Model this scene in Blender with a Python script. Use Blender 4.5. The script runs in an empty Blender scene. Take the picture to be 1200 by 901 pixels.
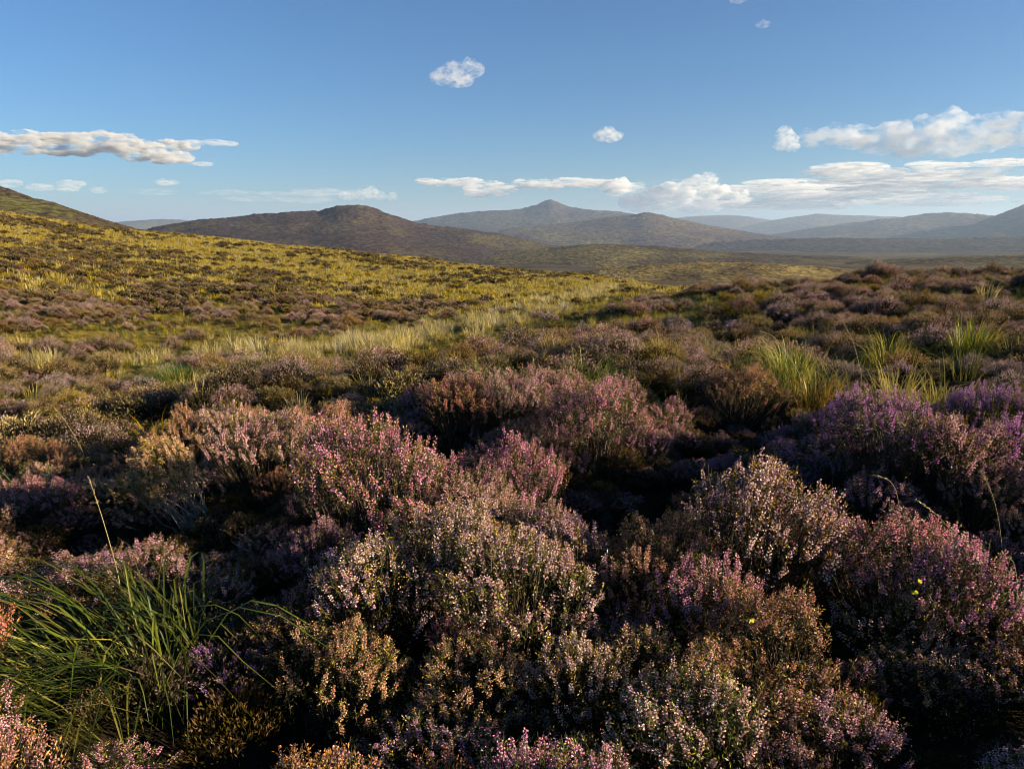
import bpy, math, random
import numpy as np
from mathutils import Vector

# ------------------------------------------------------------------ camera, sky, sun, exposure
sc = bpy.context.scene
col = sc.collection
W0, H0, F0 = 1200.0, 901.0, 857.0          # photograph frame and focal length in its pixels
ZC = 1.62                                   # eye height
PITCH = math.atan((450.5 - 270.0) / F0)
SUN_AZ, SUN_EL = math.radians(101.0), math.radians(15.0)

cam_d = bpy.data.cameras.new('camera')
cam_d.sensor_width = 36.0
cam_d.lens = 36.0 * F0 / W0
cam_d.clip_start = 0.05
cam_d.clip_end = 200000.0
cam = bpy.data.objects.new('camera', cam_d)
col.objects.link(cam)
cam.location = (0, 0, ZC)
cam.rotation_euler = (math.pi / 2 - PITCH, 0, 0)
sc.camera = cam

world = bpy.data.worlds.new('World')
sc.world = world
world.use_nodes = True
wn = world.node_tree
sky = wn.nodes.new('ShaderNodeTexSky')
sky.sky_type = 'NISHITA'
sky.sun_disc = False
sky.sun_elevation = SUN_EL
sky.sun_rotation = SUN_AZ
sky.altitude = 300
sky.air_density = 1.12
sky.dust_density = 0.0
sky.ozone_density = 7.0
bg = wn.nodes['Background']
bg.inputs['Strength'].default_value = 0.05
wn.links.new(sky.outputs[0], bg.inputs[0])

sun_d = bpy.data.lights.new('sun', 'SUN')
sun_d.energy = 5.0
sun_d.angle = math.radians(0.53)
sun_d.color = (1.0, 0.82, 0.55)
sun = bpy.data.objects.new('sun', sun_d)
col.objects.link(sun)
SUNV = Vector((math.sin(SUN_AZ) * math.cos(SUN_EL), math.cos(SUN_AZ) * math.cos(SUN_EL), math.sin(SUN_EL)))
sun.rotation_euler = SUNV.to_track_quat('Z', 'Y').to_euler()
sun.location = (30, -5, 20)

sc.view_settings.view_transform = 'Standard'
sc.view_settings.look = 'None'
sc.view_settings.gamma = 1.0
sc.view_settings.use_curve_mapping = False
sc.view_settings.exposure = 1.5
sc.cycles.max_bounces = 6
sc.cycles.diffuse_bounces = 0
sc.cycles.glossy_bounces = 1
sc.cycles.transmission_bounces = 1
sc.cycles.volume_bounces = 3
sc.cycles.filter_width = 1.0
sc.cycles.caustics_reflective = False
sc.cycles.caustics_refractive = False

# ------------------------------------------------------------------ helpers
rng = np.random.default_rng(7)
cp, sp = math.cos(PITCH), math.sin(PITCH)

def pix_dir(px, py):
    """azimuth and tangent of elevation of the sight line through a point of the photograph"""
    u = (np.asarray(px, float) - 600.0) / F0
    v = (450.5 - np.asarray(py, float)) / F0
    x = u; y = cp + v * sp; z = -sp + v * cp
    return np.arctan2(x, y), z / np.hypot(x, y)

def to_pix(x, y, z):
    z = z - ZC
    d = y * cp - z * sp
    v = (y * sp + z * cp) / d
    return 600 + F0 * x / d, 450.5 - F0 * v, d

def hash2(ix, iy, s):
    h = (ix * 374761393 + iy * 668265263 + s * 974634513) & 0xffffffff
    h = ((h ^ (h >> 13)) * 1274126177) & 0xffffffff
    return ((h ^ (h >> 16)) & 0xffff) / 65535.0

def vnoise(x, y, s=0):
    ix = np.floor(x).astype(np.int64); iy = np.floor(y).astype(np.int64)
    fx = x - ix; fy = y - iy
    fx = fx * fx * fx * (fx * (fx * 6 - 15) + 10); fy = fy * fy * fy * (fy * (fy * 6 - 15) + 10)
    a = hash2(ix, iy, s); b = hash2(ix + 1, iy, s); c = hash2(ix, iy + 1, s); d = hash2(ix + 1, iy + 1, s)
    return ((a * (1 - fx) + b * fx) * (1 - fy) + (c * (1 - fx) + d * fx) * fy) * 2 - 1

def fbm(x, y, octv=4, s=0, g=0.5):
    t = 0; a = 1.0; n = 0
    c, d = math.cos(0.6), math.sin(0.6)
    for k in range(octv):
        t = t + a * vnoise(x, y, s + k * 17); n += a; a *= g
        x, y = (x * c - y * d) * 2.03 + 11.3, (x * d + y * c) * 2.03 + 5.7
    return t / n

def sstep(a, b, x):
    t = np.clip((x - a) / (b - a), 0, 1)
    return t * t * (3 - 2 * t)

def mesh_np(name, V, Fc, mats=(), smooth=False, attrs=None):
    """Fc: (n,k) faces all of one size, or a list of such arrays"""
    if not isinstance(Fc, list): Fc = [Fc]
    Fc = [np.asarray(f, np.int32) for f in Fc if len(f)]
    me = bpy.data.meshes.new(name)
    V = np.asarray(V, np.float32)
    me.vertices.add(len(V)); me.vertices.foreach_set('co', V.ravel())
    loops = np.concatenate([f.ravel() for f in Fc])
    tot = np.concatenate([np.full(len(f), f.shape[1], np.int32) for f in Fc])
    st = np.concatenate([[0], np.cumsum(tot)[:-1]]).astype(np.int32)
    me.loops.add(len(loops)); me.loops.foreach_set('vertex_index', loops)
    me.polygons.add(len(tot)); me.polygons.foreach_set('loop_start', st); me.polygons.foreach_set('loop_total', tot)
    if smooth: me.polygons.foreach_set('use_smooth', np.ones(len(tot), bool))
    for k, a in (attrs or {}).items():
        a = np.asarray(a, np.float32)
        if a.ndim == 1:
            at = me.attributes.new(k, 'FLOAT', 'POINT'); at.data.foreach_set('value', a)
        else:
            at = me.attributes.new(k, 'FLOAT_COLOR', 'POINT')
            at.data.foreach_set('color', np.c_[a[:, :3], np.ones(len(a))].astype(np.float32).ravel())
    for m in mats: me.materials.append(m)
    me.update(calc_edges=True)
    return me

def obj(name, me, parent=None, loc=None, **props):
    o = bpy.data.objects.new(name, me)
    col.objects.link(o)
    if parent is not None: o.parent = parent
    if loc is not None: o.location = loc
    for k, v in props.items(): o[k] = v
    return o

# ------------------------------------------------------------------ materials
def new_mat(name):
    m = bpy.data.materials.new(name); m.use_nodes = True
    nt = m.node_tree
    for n in list(nt.nodes): nt.nodes.remove(n)
    out = nt.nodes.new('ShaderNodeOutputMaterial')
    return m, nt, out

def nd(nt, t, **kw):
    n = nt.nodes.new(t)
    for k, v in kw.items(): setattr(n, k, v)
    return n

def ramp(nt, stops):
    r = nt.nodes.new('ShaderNodeValToRGB')
    e = r.color_ramp.elements
    while len(e) < len(stops): e.new(0.5)
    for k, (p, c) in enumerate(stops):
        e[k].position = p; e[k].color = (*c, 1)
    return r

def noise_node(nt, vec, scale, detail=4, rough=0.6):
    n = nt.nodes.new('ShaderNodeTexNoise')
    n.inputs['Scale'].default_value = scale
    n.inputs['Detail'].default_value = detail
    n.inputs['Roughness'].default_value = rough
    if vec is not None: nt.links.new(vec, n.inputs['Vector'])
    return n

def leafy(name, stops, transl=0.25, objcol=False, attr='rnd', rough=0.6, gloss=0.15, objvar=0.0):
    """thin plant tissue: colour from a per-leaf tone value, some light let through"""
    m, nt, out = new_mat(name)
    at = nd(nt, 'ShaderNodeAttribute', attribute_name=attr)
    r = ramp(nt, stops)
    nt.links.new(at.outputs['Fac'], r.inputs[0])
    c = r.outputs[0]
    oi = nd(nt, 'ShaderNodeObjectInfo')
    if objcol:
        mx = nd(nt, 'ShaderNodeMix', data_type='RGBA', blend_type='MULTIPLY')
        mx.inputs[0].default_value = 1.0
        nt.links.new(c, mx.inputs[6]); nt.links.new(oi.outputs['Color'], mx.inputs[7])
        c = mx.outputs[2]
    if objvar:
        hs = nd(nt, 'ShaderNodeHueSaturation')
        ma = nd(nt, 'ShaderNodeMapRange')
        ma.inputs[3].default_value = 1 - objvar; ma.inputs[4].default_value = 1 + objvar
        nt.links.new(oi.outputs['Random'], ma.inputs[0]); nt.links.new(ma.outputs[0], hs.inputs['Value'])
        ma2 = nd(nt, 'ShaderNodeMapRange')
        ma2.inputs[3].default_value = 0.5 - objvar * 0.06; ma2.inputs[4].default_value = 0.5 + objvar * 0.06
        mu = nd(nt, 'ShaderNodeMath', operation='FRACT')
        mm = nd(nt, 'ShaderNodeMath', operation='MULTIPLY'); mm.inputs[1].default_value = 7.31
        nt.links.new(oi.outputs['Random'], mm.inputs[0]); nt.links.new(mm.outputs[0], mu.inputs[0])
        nt.links.new(mu.outputs[0], ma2.inputs[0]); nt.links.new(ma2.outputs[0], hs.inputs['Hue'])
        nt.links.new(c, hs.inputs['Color']); c = hs.outputs[0]
    p = nd(nt, 'ShaderNodeBsdfPrincipled')
    p.inputs['Roughness'].default_value = rough
    p.inputs['Specular IOR Level'].default_value = gloss
    nt.links.new(c, p.inputs['Base Color'])
    t = nd(nt, 'ShaderNodeBsdfTranslucent')
    nt.links.new(c, t.inputs['Color'])
    ms = nd(nt, 'ShaderNodeMixShader'); ms.inputs[0].default_value = transl
    nt.links.new(p.outputs[0], ms.inputs[1]); nt.links.new(t.outputs[0], ms.inputs[2])
    nt.links.new(ms.outputs[0], out.inputs['Surface'])
    return m

M = {}
M['flower'] = leafy('heather_flower', [(0.0, (0.55, 0.42, 0.28)), (0.25, (0.80, 0.52, 0.62)), (0.6, (1.0, 0.68, 0.90)), (0.8, (1.15, 0.88, 1.02)), (1.0, (1.3, 1.15, 1.15))], 0.30, objcol=True, rough=0.4, gloss=0.5)  # palest stops put sunlit glints into the petal colour
M['leaf'] = leafy('heather_leaf', [(0.0, (0.012, 0.013, 0.004)), (0.4, (0.035, 0.036, 0.008)), (0.68, (0.26, 0.21, 0.03)), (1.0, (0.46, 0.28, 0.07))], 0.25, objcol=True, rough=0.45, gloss=0.4)  # near-black and golden stops paint inner shade and sunlit tips
M['stem'] = leafy('heather_stem', [(0.0, (0.05, 0.032, 0.02)), (1.0, (0.12, 0.085, 0.055))], 0.0)
M['bare_stem'] = leafy('bare_stem', [(0.0, (0.28, 0.21, 0.14)), (1.0, (0.5, 0.40, 0.29))], 0.0)
M['grass'] = leafy('grass_blade', [(0.0, (0.05, 0.085, 0.012)), (0.5, (0.10, 0.13, 0.02)), (0.85, (0.22, 0.20, 0.04)), (1.0, (0.42, 0.32, 0.13))], 0.35, objcol=True, gloss=0.3, rough=0.45)
M['straw'] = leafy('straw', [(0.0, (0.30, 0.24, 0.10)), (1.0, (0.52, 0.43, 0.22))], 0.3)
M['yellow'] = leafy('yellow_leaf', [(0.0, (0.65, 0.55, 0.03)), (1.0, (0.75, 0.68, 0.06))], 0.4)
# masses further off: the colour of each sprig is carried by the mesh
def mass_mat(name, transl, var):
    m, nt, out = new_mat(name)
    at = nd(nt, 'ShaderNodeAttribute', attribute_name='tint')
    oi = nd(nt, 'ShaderNodeObjectInfo')
    hs = nd(nt, 'ShaderNodeHueSaturation')
    ma = nd(nt, 'ShaderNodeMapRange'); ma.inputs[3].default_value = 1 - var; ma.inputs[4].default_value = 1 + var
    nt.links.new(oi.outputs['Random'], ma.inputs[0]); nt.links.new(ma.outputs[0], hs.inputs['Value'])
    mm = nd(nt, 'ShaderNodeMath', operation='MULTIPLY'); mm.inputs[1].default_value = 9.7
    fr = nd(nt, 'ShaderNodeMath', operation='FRACT')
    m2 = nd(nt, 'ShaderNodeMapRange'); m2.inputs[3].default_value = 0.7; m2.inputs[4].default_value = 1.15
    nt.links.new(oi.outputs['Random'], mm.inputs[0]); nt.links.new(mm.outputs[0], fr.inputs[0])
    nt.links.new(fr.outputs[0], m2.inputs[0]); nt.links.new(m2.outputs[0], hs.inputs['Saturation'])
    nt.links.new(at.outputs['Color'], hs.inputs['Color'])
    p = nd(nt, 'ShaderNodeBsdfPrincipled'); p.inputs['Roughness'].default_value = 0.8
    p.inputs['Specular IOR Level'].default_value = 0.1
    t = nd(nt, 'ShaderNodeBsdfTranslucent')
    ms = nd(nt, 'ShaderNodeMixShader'); ms.inputs[0].default_value = transl
    nt.links.new(hs.outputs[0], p.inputs['Base Color']); nt.links.new(hs.outputs[0], t.inputs['Color'])
    nt.links.new(p.outputs[0], ms.inputs[1]); nt.links.new(t.outputs[0], ms.inputs[2])
    nt.links.new(ms.outputs[0], out.inputs['Surface'])
    return m
M['mass'] = mass_mat('heather_mass', 0.25, 0.25)
M['grassmass'] = mass_mat('grass_mass', 0.35, 0.22)

def ground_mat():
    m, nt, out = new_mat('moor_ground')
    geo = nd(nt, 'ShaderNodeNewGeometry')
    at = nd(nt, 'ShaderNodeAttribute', attribute_name='cover')   # rgb = plant cover colour
    n1 = noise_node(nt, geo.outputs['Position'], 2.2, 6, 0.65)
    n2 = noise_node(nt, geo.outputs['Position'], 0.035, 8, 0.62)
    r1 = ramp(nt, [(0.3, (0.45, 0.42, 0.40)), (0.7, (1.35, 1.35, 1.3))])
    r2 = ramp(nt, [(0.3, (0.62, 0.58, 0.60)), (0.7, (1.3, 1.3, 1.2))])
    nt.links.new(n1.outputs['Fac'], r1.inputs[0]); nt.links.new(n2.outputs['Fac'], r2.inputs[0])
    a = nd(nt, 'ShaderNodeMix', data_type='RGBA', blend_type='MULTIPLY'); a.inputs[0].default_value = 1
    b = nd(nt, 'ShaderNodeMix', data_type='RGBA', blend_type='MULTIPLY'); b.inputs[0].default_value = 1
    nt.links.new(at.outputs['Color'], a.inputs[6]); nt.links.new(r1.outputs[0], a.inputs[7])
    nt.links.new(a.outputs[2], b.inputs[6]); nt.links.new(r2.outputs[0], b.inputs[7])
    p = nd(nt, 'ShaderNodeBsdfPrincipled'); p.inputs['Roughness'].default_value = 0.95
    p.inputs['Specular IOR Level'].default_value = 0.05
    nt.links.new(b.outputs[2], p.inputs['Base Color'])
    bp = nd(nt, 'ShaderNodeBump'); bp.inputs['Strength'].default_value = 0.8; bp.inputs['Distance'].default_value = 0.15
    nt.links.new(n1.outputs['Fac'], bp.inputs['Height']); nt.links.new(bp.outputs[0], p.inputs['Normal'])
    nt.links.new(p.outputs[0], out.inputs['Surface'])
    return m
M['ground'] = ground_mat()

def hill_mat(name, size, heather, grass, bias=0.5):
    """size: metres across of one patch of vegetation"""
    m, nt, out = new_mat(name)
    geo = nd(nt, 'ShaderNodeNewGeometry')
    mp = nd(nt, 'ShaderNodeMapping'); mp.inputs['Scale'].default_value = (1, 0.55, 2.2)
    nt.links.new(geo.outputs['Position'], mp.inputs['Vector'])
    n1 = noise_node(nt, mp.outputs[0], 1.0 / size, 8, 0.62)
    n2 = noise_node(nt, mp.outputs[0], 14.0 / size, 5, 0.7)
    n3 = noise_node(nt, mp.outputs[0], 0.25 / size, 5, 0.6)
    mx = nd(nt, 'ShaderNodeMix', data_type='FLOAT'); mx.inputs[0].default_value = 0.45
    nt.links.new(n1.outputs['Fac'], mx.inputs[2]); nt.links.new(n3.outputs['Fac'], mx.inputs[3])
    r = ramp(nt, [(bias - 0.06, heather), (bias + 0.02, [(a + b) / 2 for a, b in zip(heather, grass)]), (bias + 0.10, grass)])
    nt.links.new(mx.outputs[0], r.inputs[0])
    r2 = ramp(nt, [(0.40, (0.42, 0.40, 0.42)), (0.62, (1.45, 1.45, 1.4))])
    nt.links.new(n2.outputs['Fac'], r2.inputs[0])
    a = nd(nt, 'ShaderNodeMix', data_type='RGBA', blend_type='MULTIPLY'); a.inputs[0].default_value = 1
    nt.links.new(r.outputs[0], a.inputs[6]); nt.links.new(r2.outputs[0], a.inputs[7])
    p = nd(nt, 'ShaderNodeBsdfPrincipled'); p.inputs['Roughness'].default_value = 1.0
    p.inputs['Specular IOR Level'].default_value = 0.0
    nt.links.new(a.outputs[2], p.inputs['Base Color'])
    bp = nd(nt, 'ShaderNodeBump'); bp.inputs['Strength'].default_value = 0.7; bp.inputs['Distance'].default_value = size * 0.03
    nt.links.new(n2.outputs['Fac'], bp.inputs['Height']); nt.links.new(bp.outputs[0], p.inputs['Normal'])
    nt.links.new(p.outputs[0], out.inputs['Surface'])
    return m

# ------------------------------------------------------------------ the ground: one sheet out to the horizon
CTRL = []
for azd in (-75, -50, -30, -10, 10, 30, 50, 75):
    for r_ in (0.5, 1.2, 2.2, 3.5):
        CTRL.append((math.radians(azd), r_, 0.0))
for azd, r_, z_ in ((-34, 6, -0.15), (-34, 9, -0.55), (-50, 8, -0.4), (-18, 6, -0.05), (-18, 9, -0.30), (0, 6, 0.0), (0, 9, -0.18),
                    (15, 6, 0.03), (15, 9, 0.0), (33, 6, 0.05), (33, 9, 0.05), (55, 8, 0.1), (55, 20, 0.2), (75, 10, 0.1), (-75, 10, -0.6)):
    CTRL.append((math.radians(azd), r_, z_))
def P(px, py, r_, veg=0.3):
    az, te = pix_dir(px, py)
    CTRL.append((float(az), r_, ZC + r_ * float(te) - (veg if r_ < 150 else 0)))
for px, pts in {
    -150: ((440, 16), (385, 26), (330, 40), (280, 65), (245, 95), (222, 125), (250, 220)),
    30: ((442, 15), (400, 23), (352, 36), (305, 60), (275, 90), (254, 120), (285, 220)),
    250: ((430, 14), (402, 21), (376, 30), (343, 45), (310, 72), (281, 112), (305, 220)),
    450: ((422, 13.5), (396, 22), (372, 33), (346, 50), (321, 76), (301, 102), (322, 220)),
    620: ((418, 13), (390, 19), (362, 33), (341, 58), (319, 94), (337, 200)),
    720: ((400, 13.5), (372, 20), (351, 34), (337, 58), (327, 88), (346, 200)),
    850: ((400, 11.5), (361, 18), (342, 28), (335, 38), (348, 80), (348, 200)),
    1000: ((400, 10.3), (351, 17), (329, 26), (337, 50), (348, 200)),
    1170: ((400, 9.8), (350, 16), (320, 25), (330, 50), (345, 200)),
    1350: ((398, 9.8), (348, 16), (316, 25), (326, 50), (340, 200))}.items():
    for py, r_ in pts: P(px, py, r_)
for px in (-200, 100, 350, 600, 850, 1100, 1400):
    for py, r_ in ((332, 450), (322, 800), (308, 1500), (297, 3000), (288, 6000), (279, 14000), (274, 30000)):
        P(px, py, r_)
CT = np.array(CTRL)
KA = 2.2
cx = CT[:, 0] * KA; cy = np.log(CT[:, 1]); ce = (CT[:, 2] - ZC) / CT[:, 1]
def tps(d2): return np.where(d2 > 1e-12, 0.5 * d2 * np.log(np.maximum(d2, 1e-12)), 0)
nC = len(CT)
A = np.zeros((nC + 3, nC + 3))
A[:nC, :nC] = tps((cx[:, None] - cx) ** 2 + (cy[:, None] - cy) ** 2) + np.eye(nC) * 0.0008
A[:nC, nC:] = np.c_[np.ones(nC), cx, cy]; A[nC:, :nC] = A[:nC, nC:].T
# fit the residual to a flat plain so that the near field stays level
res = ce - (-ZC / CT[:, 1])
SOL = np.linalg.solve(A, np.r_[res, 0, 0, 0])

DIPS = [(790, 540, 0.36, 0.30), (860, 505, 0.42, 0.26), (715, 575, 0.42, 0.34), (965, 690, 0.28, 0.28), (120, 590, 0.40, 0.30), (520, 515, 0.30, 0.22), (1110, 640, 0.34, 0.22), (300, 840, 0.30, 0.2),
        (1120, 850, 0.30, 0.25), (560, 880, 0.22, 0.2), (840, 480, 0.4, 0.2), (480, 745, 0.16, 0.1)]
DIPXY = []
for px, py, rr, dd in DIPS:
    az, te = pix_dir(px, py)
    r_ = (ZC - 0.2) / -float(te)
    DIPXY.append((r_ * math.sin(az), r_ * math.cos(az), rr, dd))

def ground_h(x, y):
    x = np.asarray(x, float); y = np.asarray(y, float)
    shp = x.shape; x = x.ravel(); y = y.ravel()
    r = np.maximum(np.hypot(x, y), 0.3); az = np.arctan2(x, y)
    azc = np.clip(az, -math.radians(75), math.radians(75))
    e = np.empty_like(r)
    for i in range(0, len(r), 60000):
        q = slice(i, i + 60000)
        d2 = (azc[q, None] * KA - cx) ** 2 + (np.log(r[q, None]) - cy) ** 2
        e[q] = tps(d2) @ SOL[:nC] + SOL[nC] + SOL[nC + 1] * azc[q] * KA + SOL[nC + 2] * np.log(r[q])
    w = sstep(math.radians(75), math.radians(130), np.abs(az))
    e = e * (1 - w) + w * (-0.5 / np.maximum(r, 40)) * sstep(20, 60, r)
    z = r * e * sstep(0.3, 2.0, r)
    # hummocks, peat dips, gullies
    n1 = fbm(x / 1.1, y / 1.1, 3, 3); n2 = fbm(x / 4.5, y / 4.5, 3, 9); n3 = fbm(x / 17, y / 17, 4, 21); n4 = fbm(x / 260, y / 260, 5, 33)
    z = z + 0.12 * n1 * (1 - 0.5 * sstep(40, 90, r)) + 0.26 * n2 * sstep(3, 7, r) * (1 - 0.15 * sstep(7, 12, r)) + 0.45 * n3 * sstep(25, 60, r) + n4 * sstep(220, 900, r) * np.minimum(r * 0.006, 14)
    for gx, gy, rr, dd in DIPXY:
        z = z - dd * np.exp(-((x - gx) ** 2 + (y - gy) ** 2) / (rr * rr))
    return z.reshape(shp)

def cover(x, y):
    """0 = heather, 1 = grass; second value: how pale and dry the grass is"""
    z = ground_h(x, y)
    px, py, d = to_pix(x, y, z + 0.2)
    ok = d > 0.5
    px = np.where(ok, px, 2000); py = np.where(ok, py, 2000)
    r = np.hypot(x, y)
    n = fbm(x / 6.0, y / 6.0, 4, 51, 0.6) * 0.75 + fbm(x / 1.6, y / 1.6, 3, 57) * 0.55
    def g(cx_, cy_, sx, sy, rot=0.0):
        a, b = px - cx_, py - cy_
        if rot:
            c, s = math.cos(rot), math.sin(rot); a, b = a * c + b * s, -a * s + b * c
        return np.exp(-(a / sx) ** 2 - (b / sy) ** 2)
    far = sstep(11, 20, r)
    b = -0.10 + n * 1.0
    b = b + far * 0.30 + 0.12 + sstep(13, 24, r) * (0.75 * fbm(x / 1.0, y / 1.0, 2, 52) + 0.30 * fbm(x / 4, y / 9, 3, 54))
    b = b + 0.55 * g(250, 285, 330, 22, 0.12) + 0.35 * g(480, 330, 160, 22, 0.13) - 0.20 * g(90, 355, 180, 30) - 0.12 * g(420, 352, 150, 18, 0.1)
    gul = g(470, 392, 95, 17, -0.22) + g(90, 415, 110, 16, 0.02) + 0.8 * g(690, 345, 60, 9, -0.35) + 0.7 * g(600, 366, 60, 10, -0.35) + 0.55 * g(290, 408, 90, 10) + 0.5 * g(1180, 345, 60, 12)
    gul = gul * sstep(-0.15, 0.30, fbm(x / 1.7, y / 1.7, 3, 63))
    b = b + 0.8 * gul + 0.45 * g(740, 350, 160, 26) + 0.35 * g(1120, 345, 120, 9) - 0.22 * g(900, 370, 260, 20) - 0.2 * g(1080, 325, 120, 8)
    return b, np.clip(gul, 0, 1.2)

def make_ground():
    rs = np.r_[0.3, np.geomspace(0.6, 160, 300), np.geomspace(166, 30000, 110)]
    a_front = np.radians(np.linspace(-52, 52, 640))
    a_back = np.radians(np.linspace(52, 308, 100)[1:-1])
    th = np.r_[a_front, a_back]
    R, T = np.meshgrid(rs, th, indexing='ij')
    X = R * np.sin(T); Y = R * np.cos(T)
    Z = ground_h(X, Y)
    nr, na = R.shape
    V = np.c_[X.ravel(), Y.ravel(), Z.ravel()]
    i = np.arange(nr - 1)[:, None]; j = np.arange(na)[None]
    j2 = (j + 1) % na
    F = np.stack([i * na + j, i * na + j2, (i + 1) * na + j2, (i + 1) * na + j], -1).reshape(-1, 4)[:, ::-1]
    b, gl = cover(X.ravel(), Y.ravel())
    r = R.ravel()
    t = sstep(-0.05, 0.45, b)[:, None]
    gl = np.clip(gl, 0, 1)[:, None]
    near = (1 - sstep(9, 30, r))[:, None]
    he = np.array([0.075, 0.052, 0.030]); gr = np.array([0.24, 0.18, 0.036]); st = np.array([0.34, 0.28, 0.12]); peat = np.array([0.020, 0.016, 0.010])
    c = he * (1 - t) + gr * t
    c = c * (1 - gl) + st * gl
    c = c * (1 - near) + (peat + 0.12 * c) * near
    far = sstep(150, 420, r)[:, None]
    n = fbm(X.ravel() / 310, Y.ravel() / 120, 5, 71)[:, None]; m2 = sstep(-0.25, 0.3, n)
    cf = np.array([0.060, 0.046, 0.030]) * (1 - m2) + np.array([0.110, 0.090, 0.036]) * m2
    c = c * (1 - far) + cf * far
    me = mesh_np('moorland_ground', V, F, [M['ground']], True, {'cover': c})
    return obj('moorland_ground', me, kind='structure', label='rolling peat moorland ground sloping into a shallow gully')
make_ground()

# ------------------------------------------------------------------ far hills
def hill(name, label, crest, D, half, mat, rough=1.0, seed=0, cres=1.6, basepy=None, power=1.35, drop=0.0):
    c = np.array(crest, float)
    n = int(min(420, max(120, (c[-1, 0] - c[0, 0]) / 1.6)))
    px = np.linspace(c[0, 0], c[-1, 0], n)
    # smooth interpolation of the crest line
    py = np.interp(px, c[:, 0], c[:, 1])
    k = np.hanning(7); k /= k.sum()
    py = np.convolve(np.pad(py, 3, mode='edge'), k, 'valid')
    az, te = pix_dir(px, py)
    S = np.r_[np.linspace(-1, 0, 70), np.linspace(0, 1, 22)[1:]]
    AZ, SS = np.meshgrid(az, S, indexing='ij')
    k = np.hanning(max(9, n // 5) | 1); k /= k.sum()
    tes = np.convolve(np.pad(te, len(k) // 2, mode='edge'), k, 'valid')
    wf = sstep(0.0, 0.42, np.abs(SS))
    TE = te[:, None] * (1 - wf) + np.minimum(tes, te + 0.004)[:, None] * wf
    # the crest line wanders in depth a little
    wob = 0.10 * half * fbm(az * 9 + seed, az * 0 + 3.3, 3, seed)
    Rr = D + wob[:, None] + SS * half
    X = Rr * np.sin(AZ); Y = Rr * np.cos(AZ)
    zc = ZC + (D + wob)[:, None] * TE
    zb = ground_h(X, Y) - 0.012 * D * 0.4 - 4
    t = np.abs(SS)
    prof = np.where(SS < 0, (1 - t ** power) ** 1.25, (1 - t ** 1.6))
    hgt = np.maximum(zc - zb, 0)
    spur = fbm(X / (half * 0.45), Y / (half * 0.6), 5, seed + 5, 0.5)
    fine = fbm(X / (half * 0.08), Y / (half * 0.08), 4, seed + 9, 0.6)
    face = np.clip(t * 3.0, 0, 1) * (1 - t * 0.3)
    Z = zb + hgt * prof
    Z = Z + face * hgt * 0.30 * rough * spur * (1 - t) + hgt * 0.055 * rough * fine * (1 - t)
    cr = fbm(X / (0.006 * D / cres), Y / (0.006 * D / cres), 4, seed + 2, 0.6)
    Z = Z + cr * (0.0014 * D) * np.exp(-(SS / 0.25) ** 2) * rough
    V = np.c_[X.ravel(), Y.ravel(), Z.ravel()]
    nu, nv = X.shape
    i = np.arange(nu - 1)[:, None]; j = np.arange(nv - 1)[None]
    F = np.stack([i * nv + j, (i + 1) * nv + j, (i + 1) * nv + j + 1, i * nv + j + 1], -1).reshape(-1, 4)
    me = mesh_np(name, V, F, [mat], True)
    return obj(name, me, kind='structure', label=label)

HE = (0.080, 0.060, 0.055); GRN = (0.150, 0.125, 0.040); BRN = (0.125, 0.088, 0.052); OLV = (0.160, 0.130, 0.050)
hill('heather_hill', 'dark brown hillside with a green streak at the left edge behind the near slope',
     [(-220, 190), (-120, 200), (-30, 214), (0, 219), (30, 228), (60, 237), (90, 246), (115, 254), (140, 262), (180, 274), (230, 292)], 800, 420,
     hill_mat('hill_brown', 90, (0.068, 0.047, 0.033), (0.080, 0.076, 0.024), 0.54), 0.8, 3)
hill('distant_ridge', 'thin pale blue ridge between two brown hills',
     [(60, 268), (120, 262), (150, 259), (190, 257), (215, 258), (250, 262), (320, 268)], 11000, 3000, hill_mat('ridge_blue', 700, HE, GRN), 0.4, 11)
hill('craggy_hill', 'purple brown craggy hill with a knobbly rounded summit, largest in the middle distance',
     [(150, 280), (180, 267), (200, 263), (240, 257), (300, 252), (335, 248), (350, 247), (375, 248), (392, 242), (405, 240), (418, 239), (432, 242), (445, 248), (465, 255),
      (490, 262), (515, 265), (545, 268), (580, 274), (620, 282), (660, 292), (700, 302), (760, 318)], 2300, 1150,
     hill_mat('hill_purple', 160, (0.055, 0.039, 0.034), (0.105, 0.088, 0.040), 0.53), 1.0, 23)
hill('peaked_mountain', 'highest blue grey mountain with a small pointed summit near the centre',
     [(380, 292), (440, 273), (480, 260), (500, 256), (545, 249), (575, 247), (605, 246), (625, 242), (637, 238), (645, 235), (653, 238), (668, 244), (700, 247), (735, 250), (770, 254),
      (810, 261), (850, 268), (900, 280)], 7800, 2600, hill_mat('mountain_grey', 600, (0.060, 0.050, 0.046), (0.095, 0.082, 0.045), 0.52), 0.9, 31, cres=2.2)
hill('broad_ridge', 'broad purple grey ridge with a sunlit shoulder in front of the pointed mountain',
     [(470, 290), (520, 280), (560, 274), (600, 268), (650, 263), (700, 257), (735, 252), (758, 250), (775, 252), (800, 258), (830, 265), (870, 271), (920, 278), (970, 285), (1040, 296)],
     5200, 1900, hill_mat('ridge_purple', 420, (0.080, 0.060, 0.054), (0.135, 0.108, 0.052), 0.50), 0.8, 41)
hill('distant_ridge', 'small rounded blue hill on the skyline behind the sunlit shoulder',
     [(730, 270), (780, 257), (810, 254), (850, 252), (870, 253), (890, 256), (940, 263)], 14000, 3500, hill_mat('ridge_blue_b', 800, HE, GRN), 0.4, 53)
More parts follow.
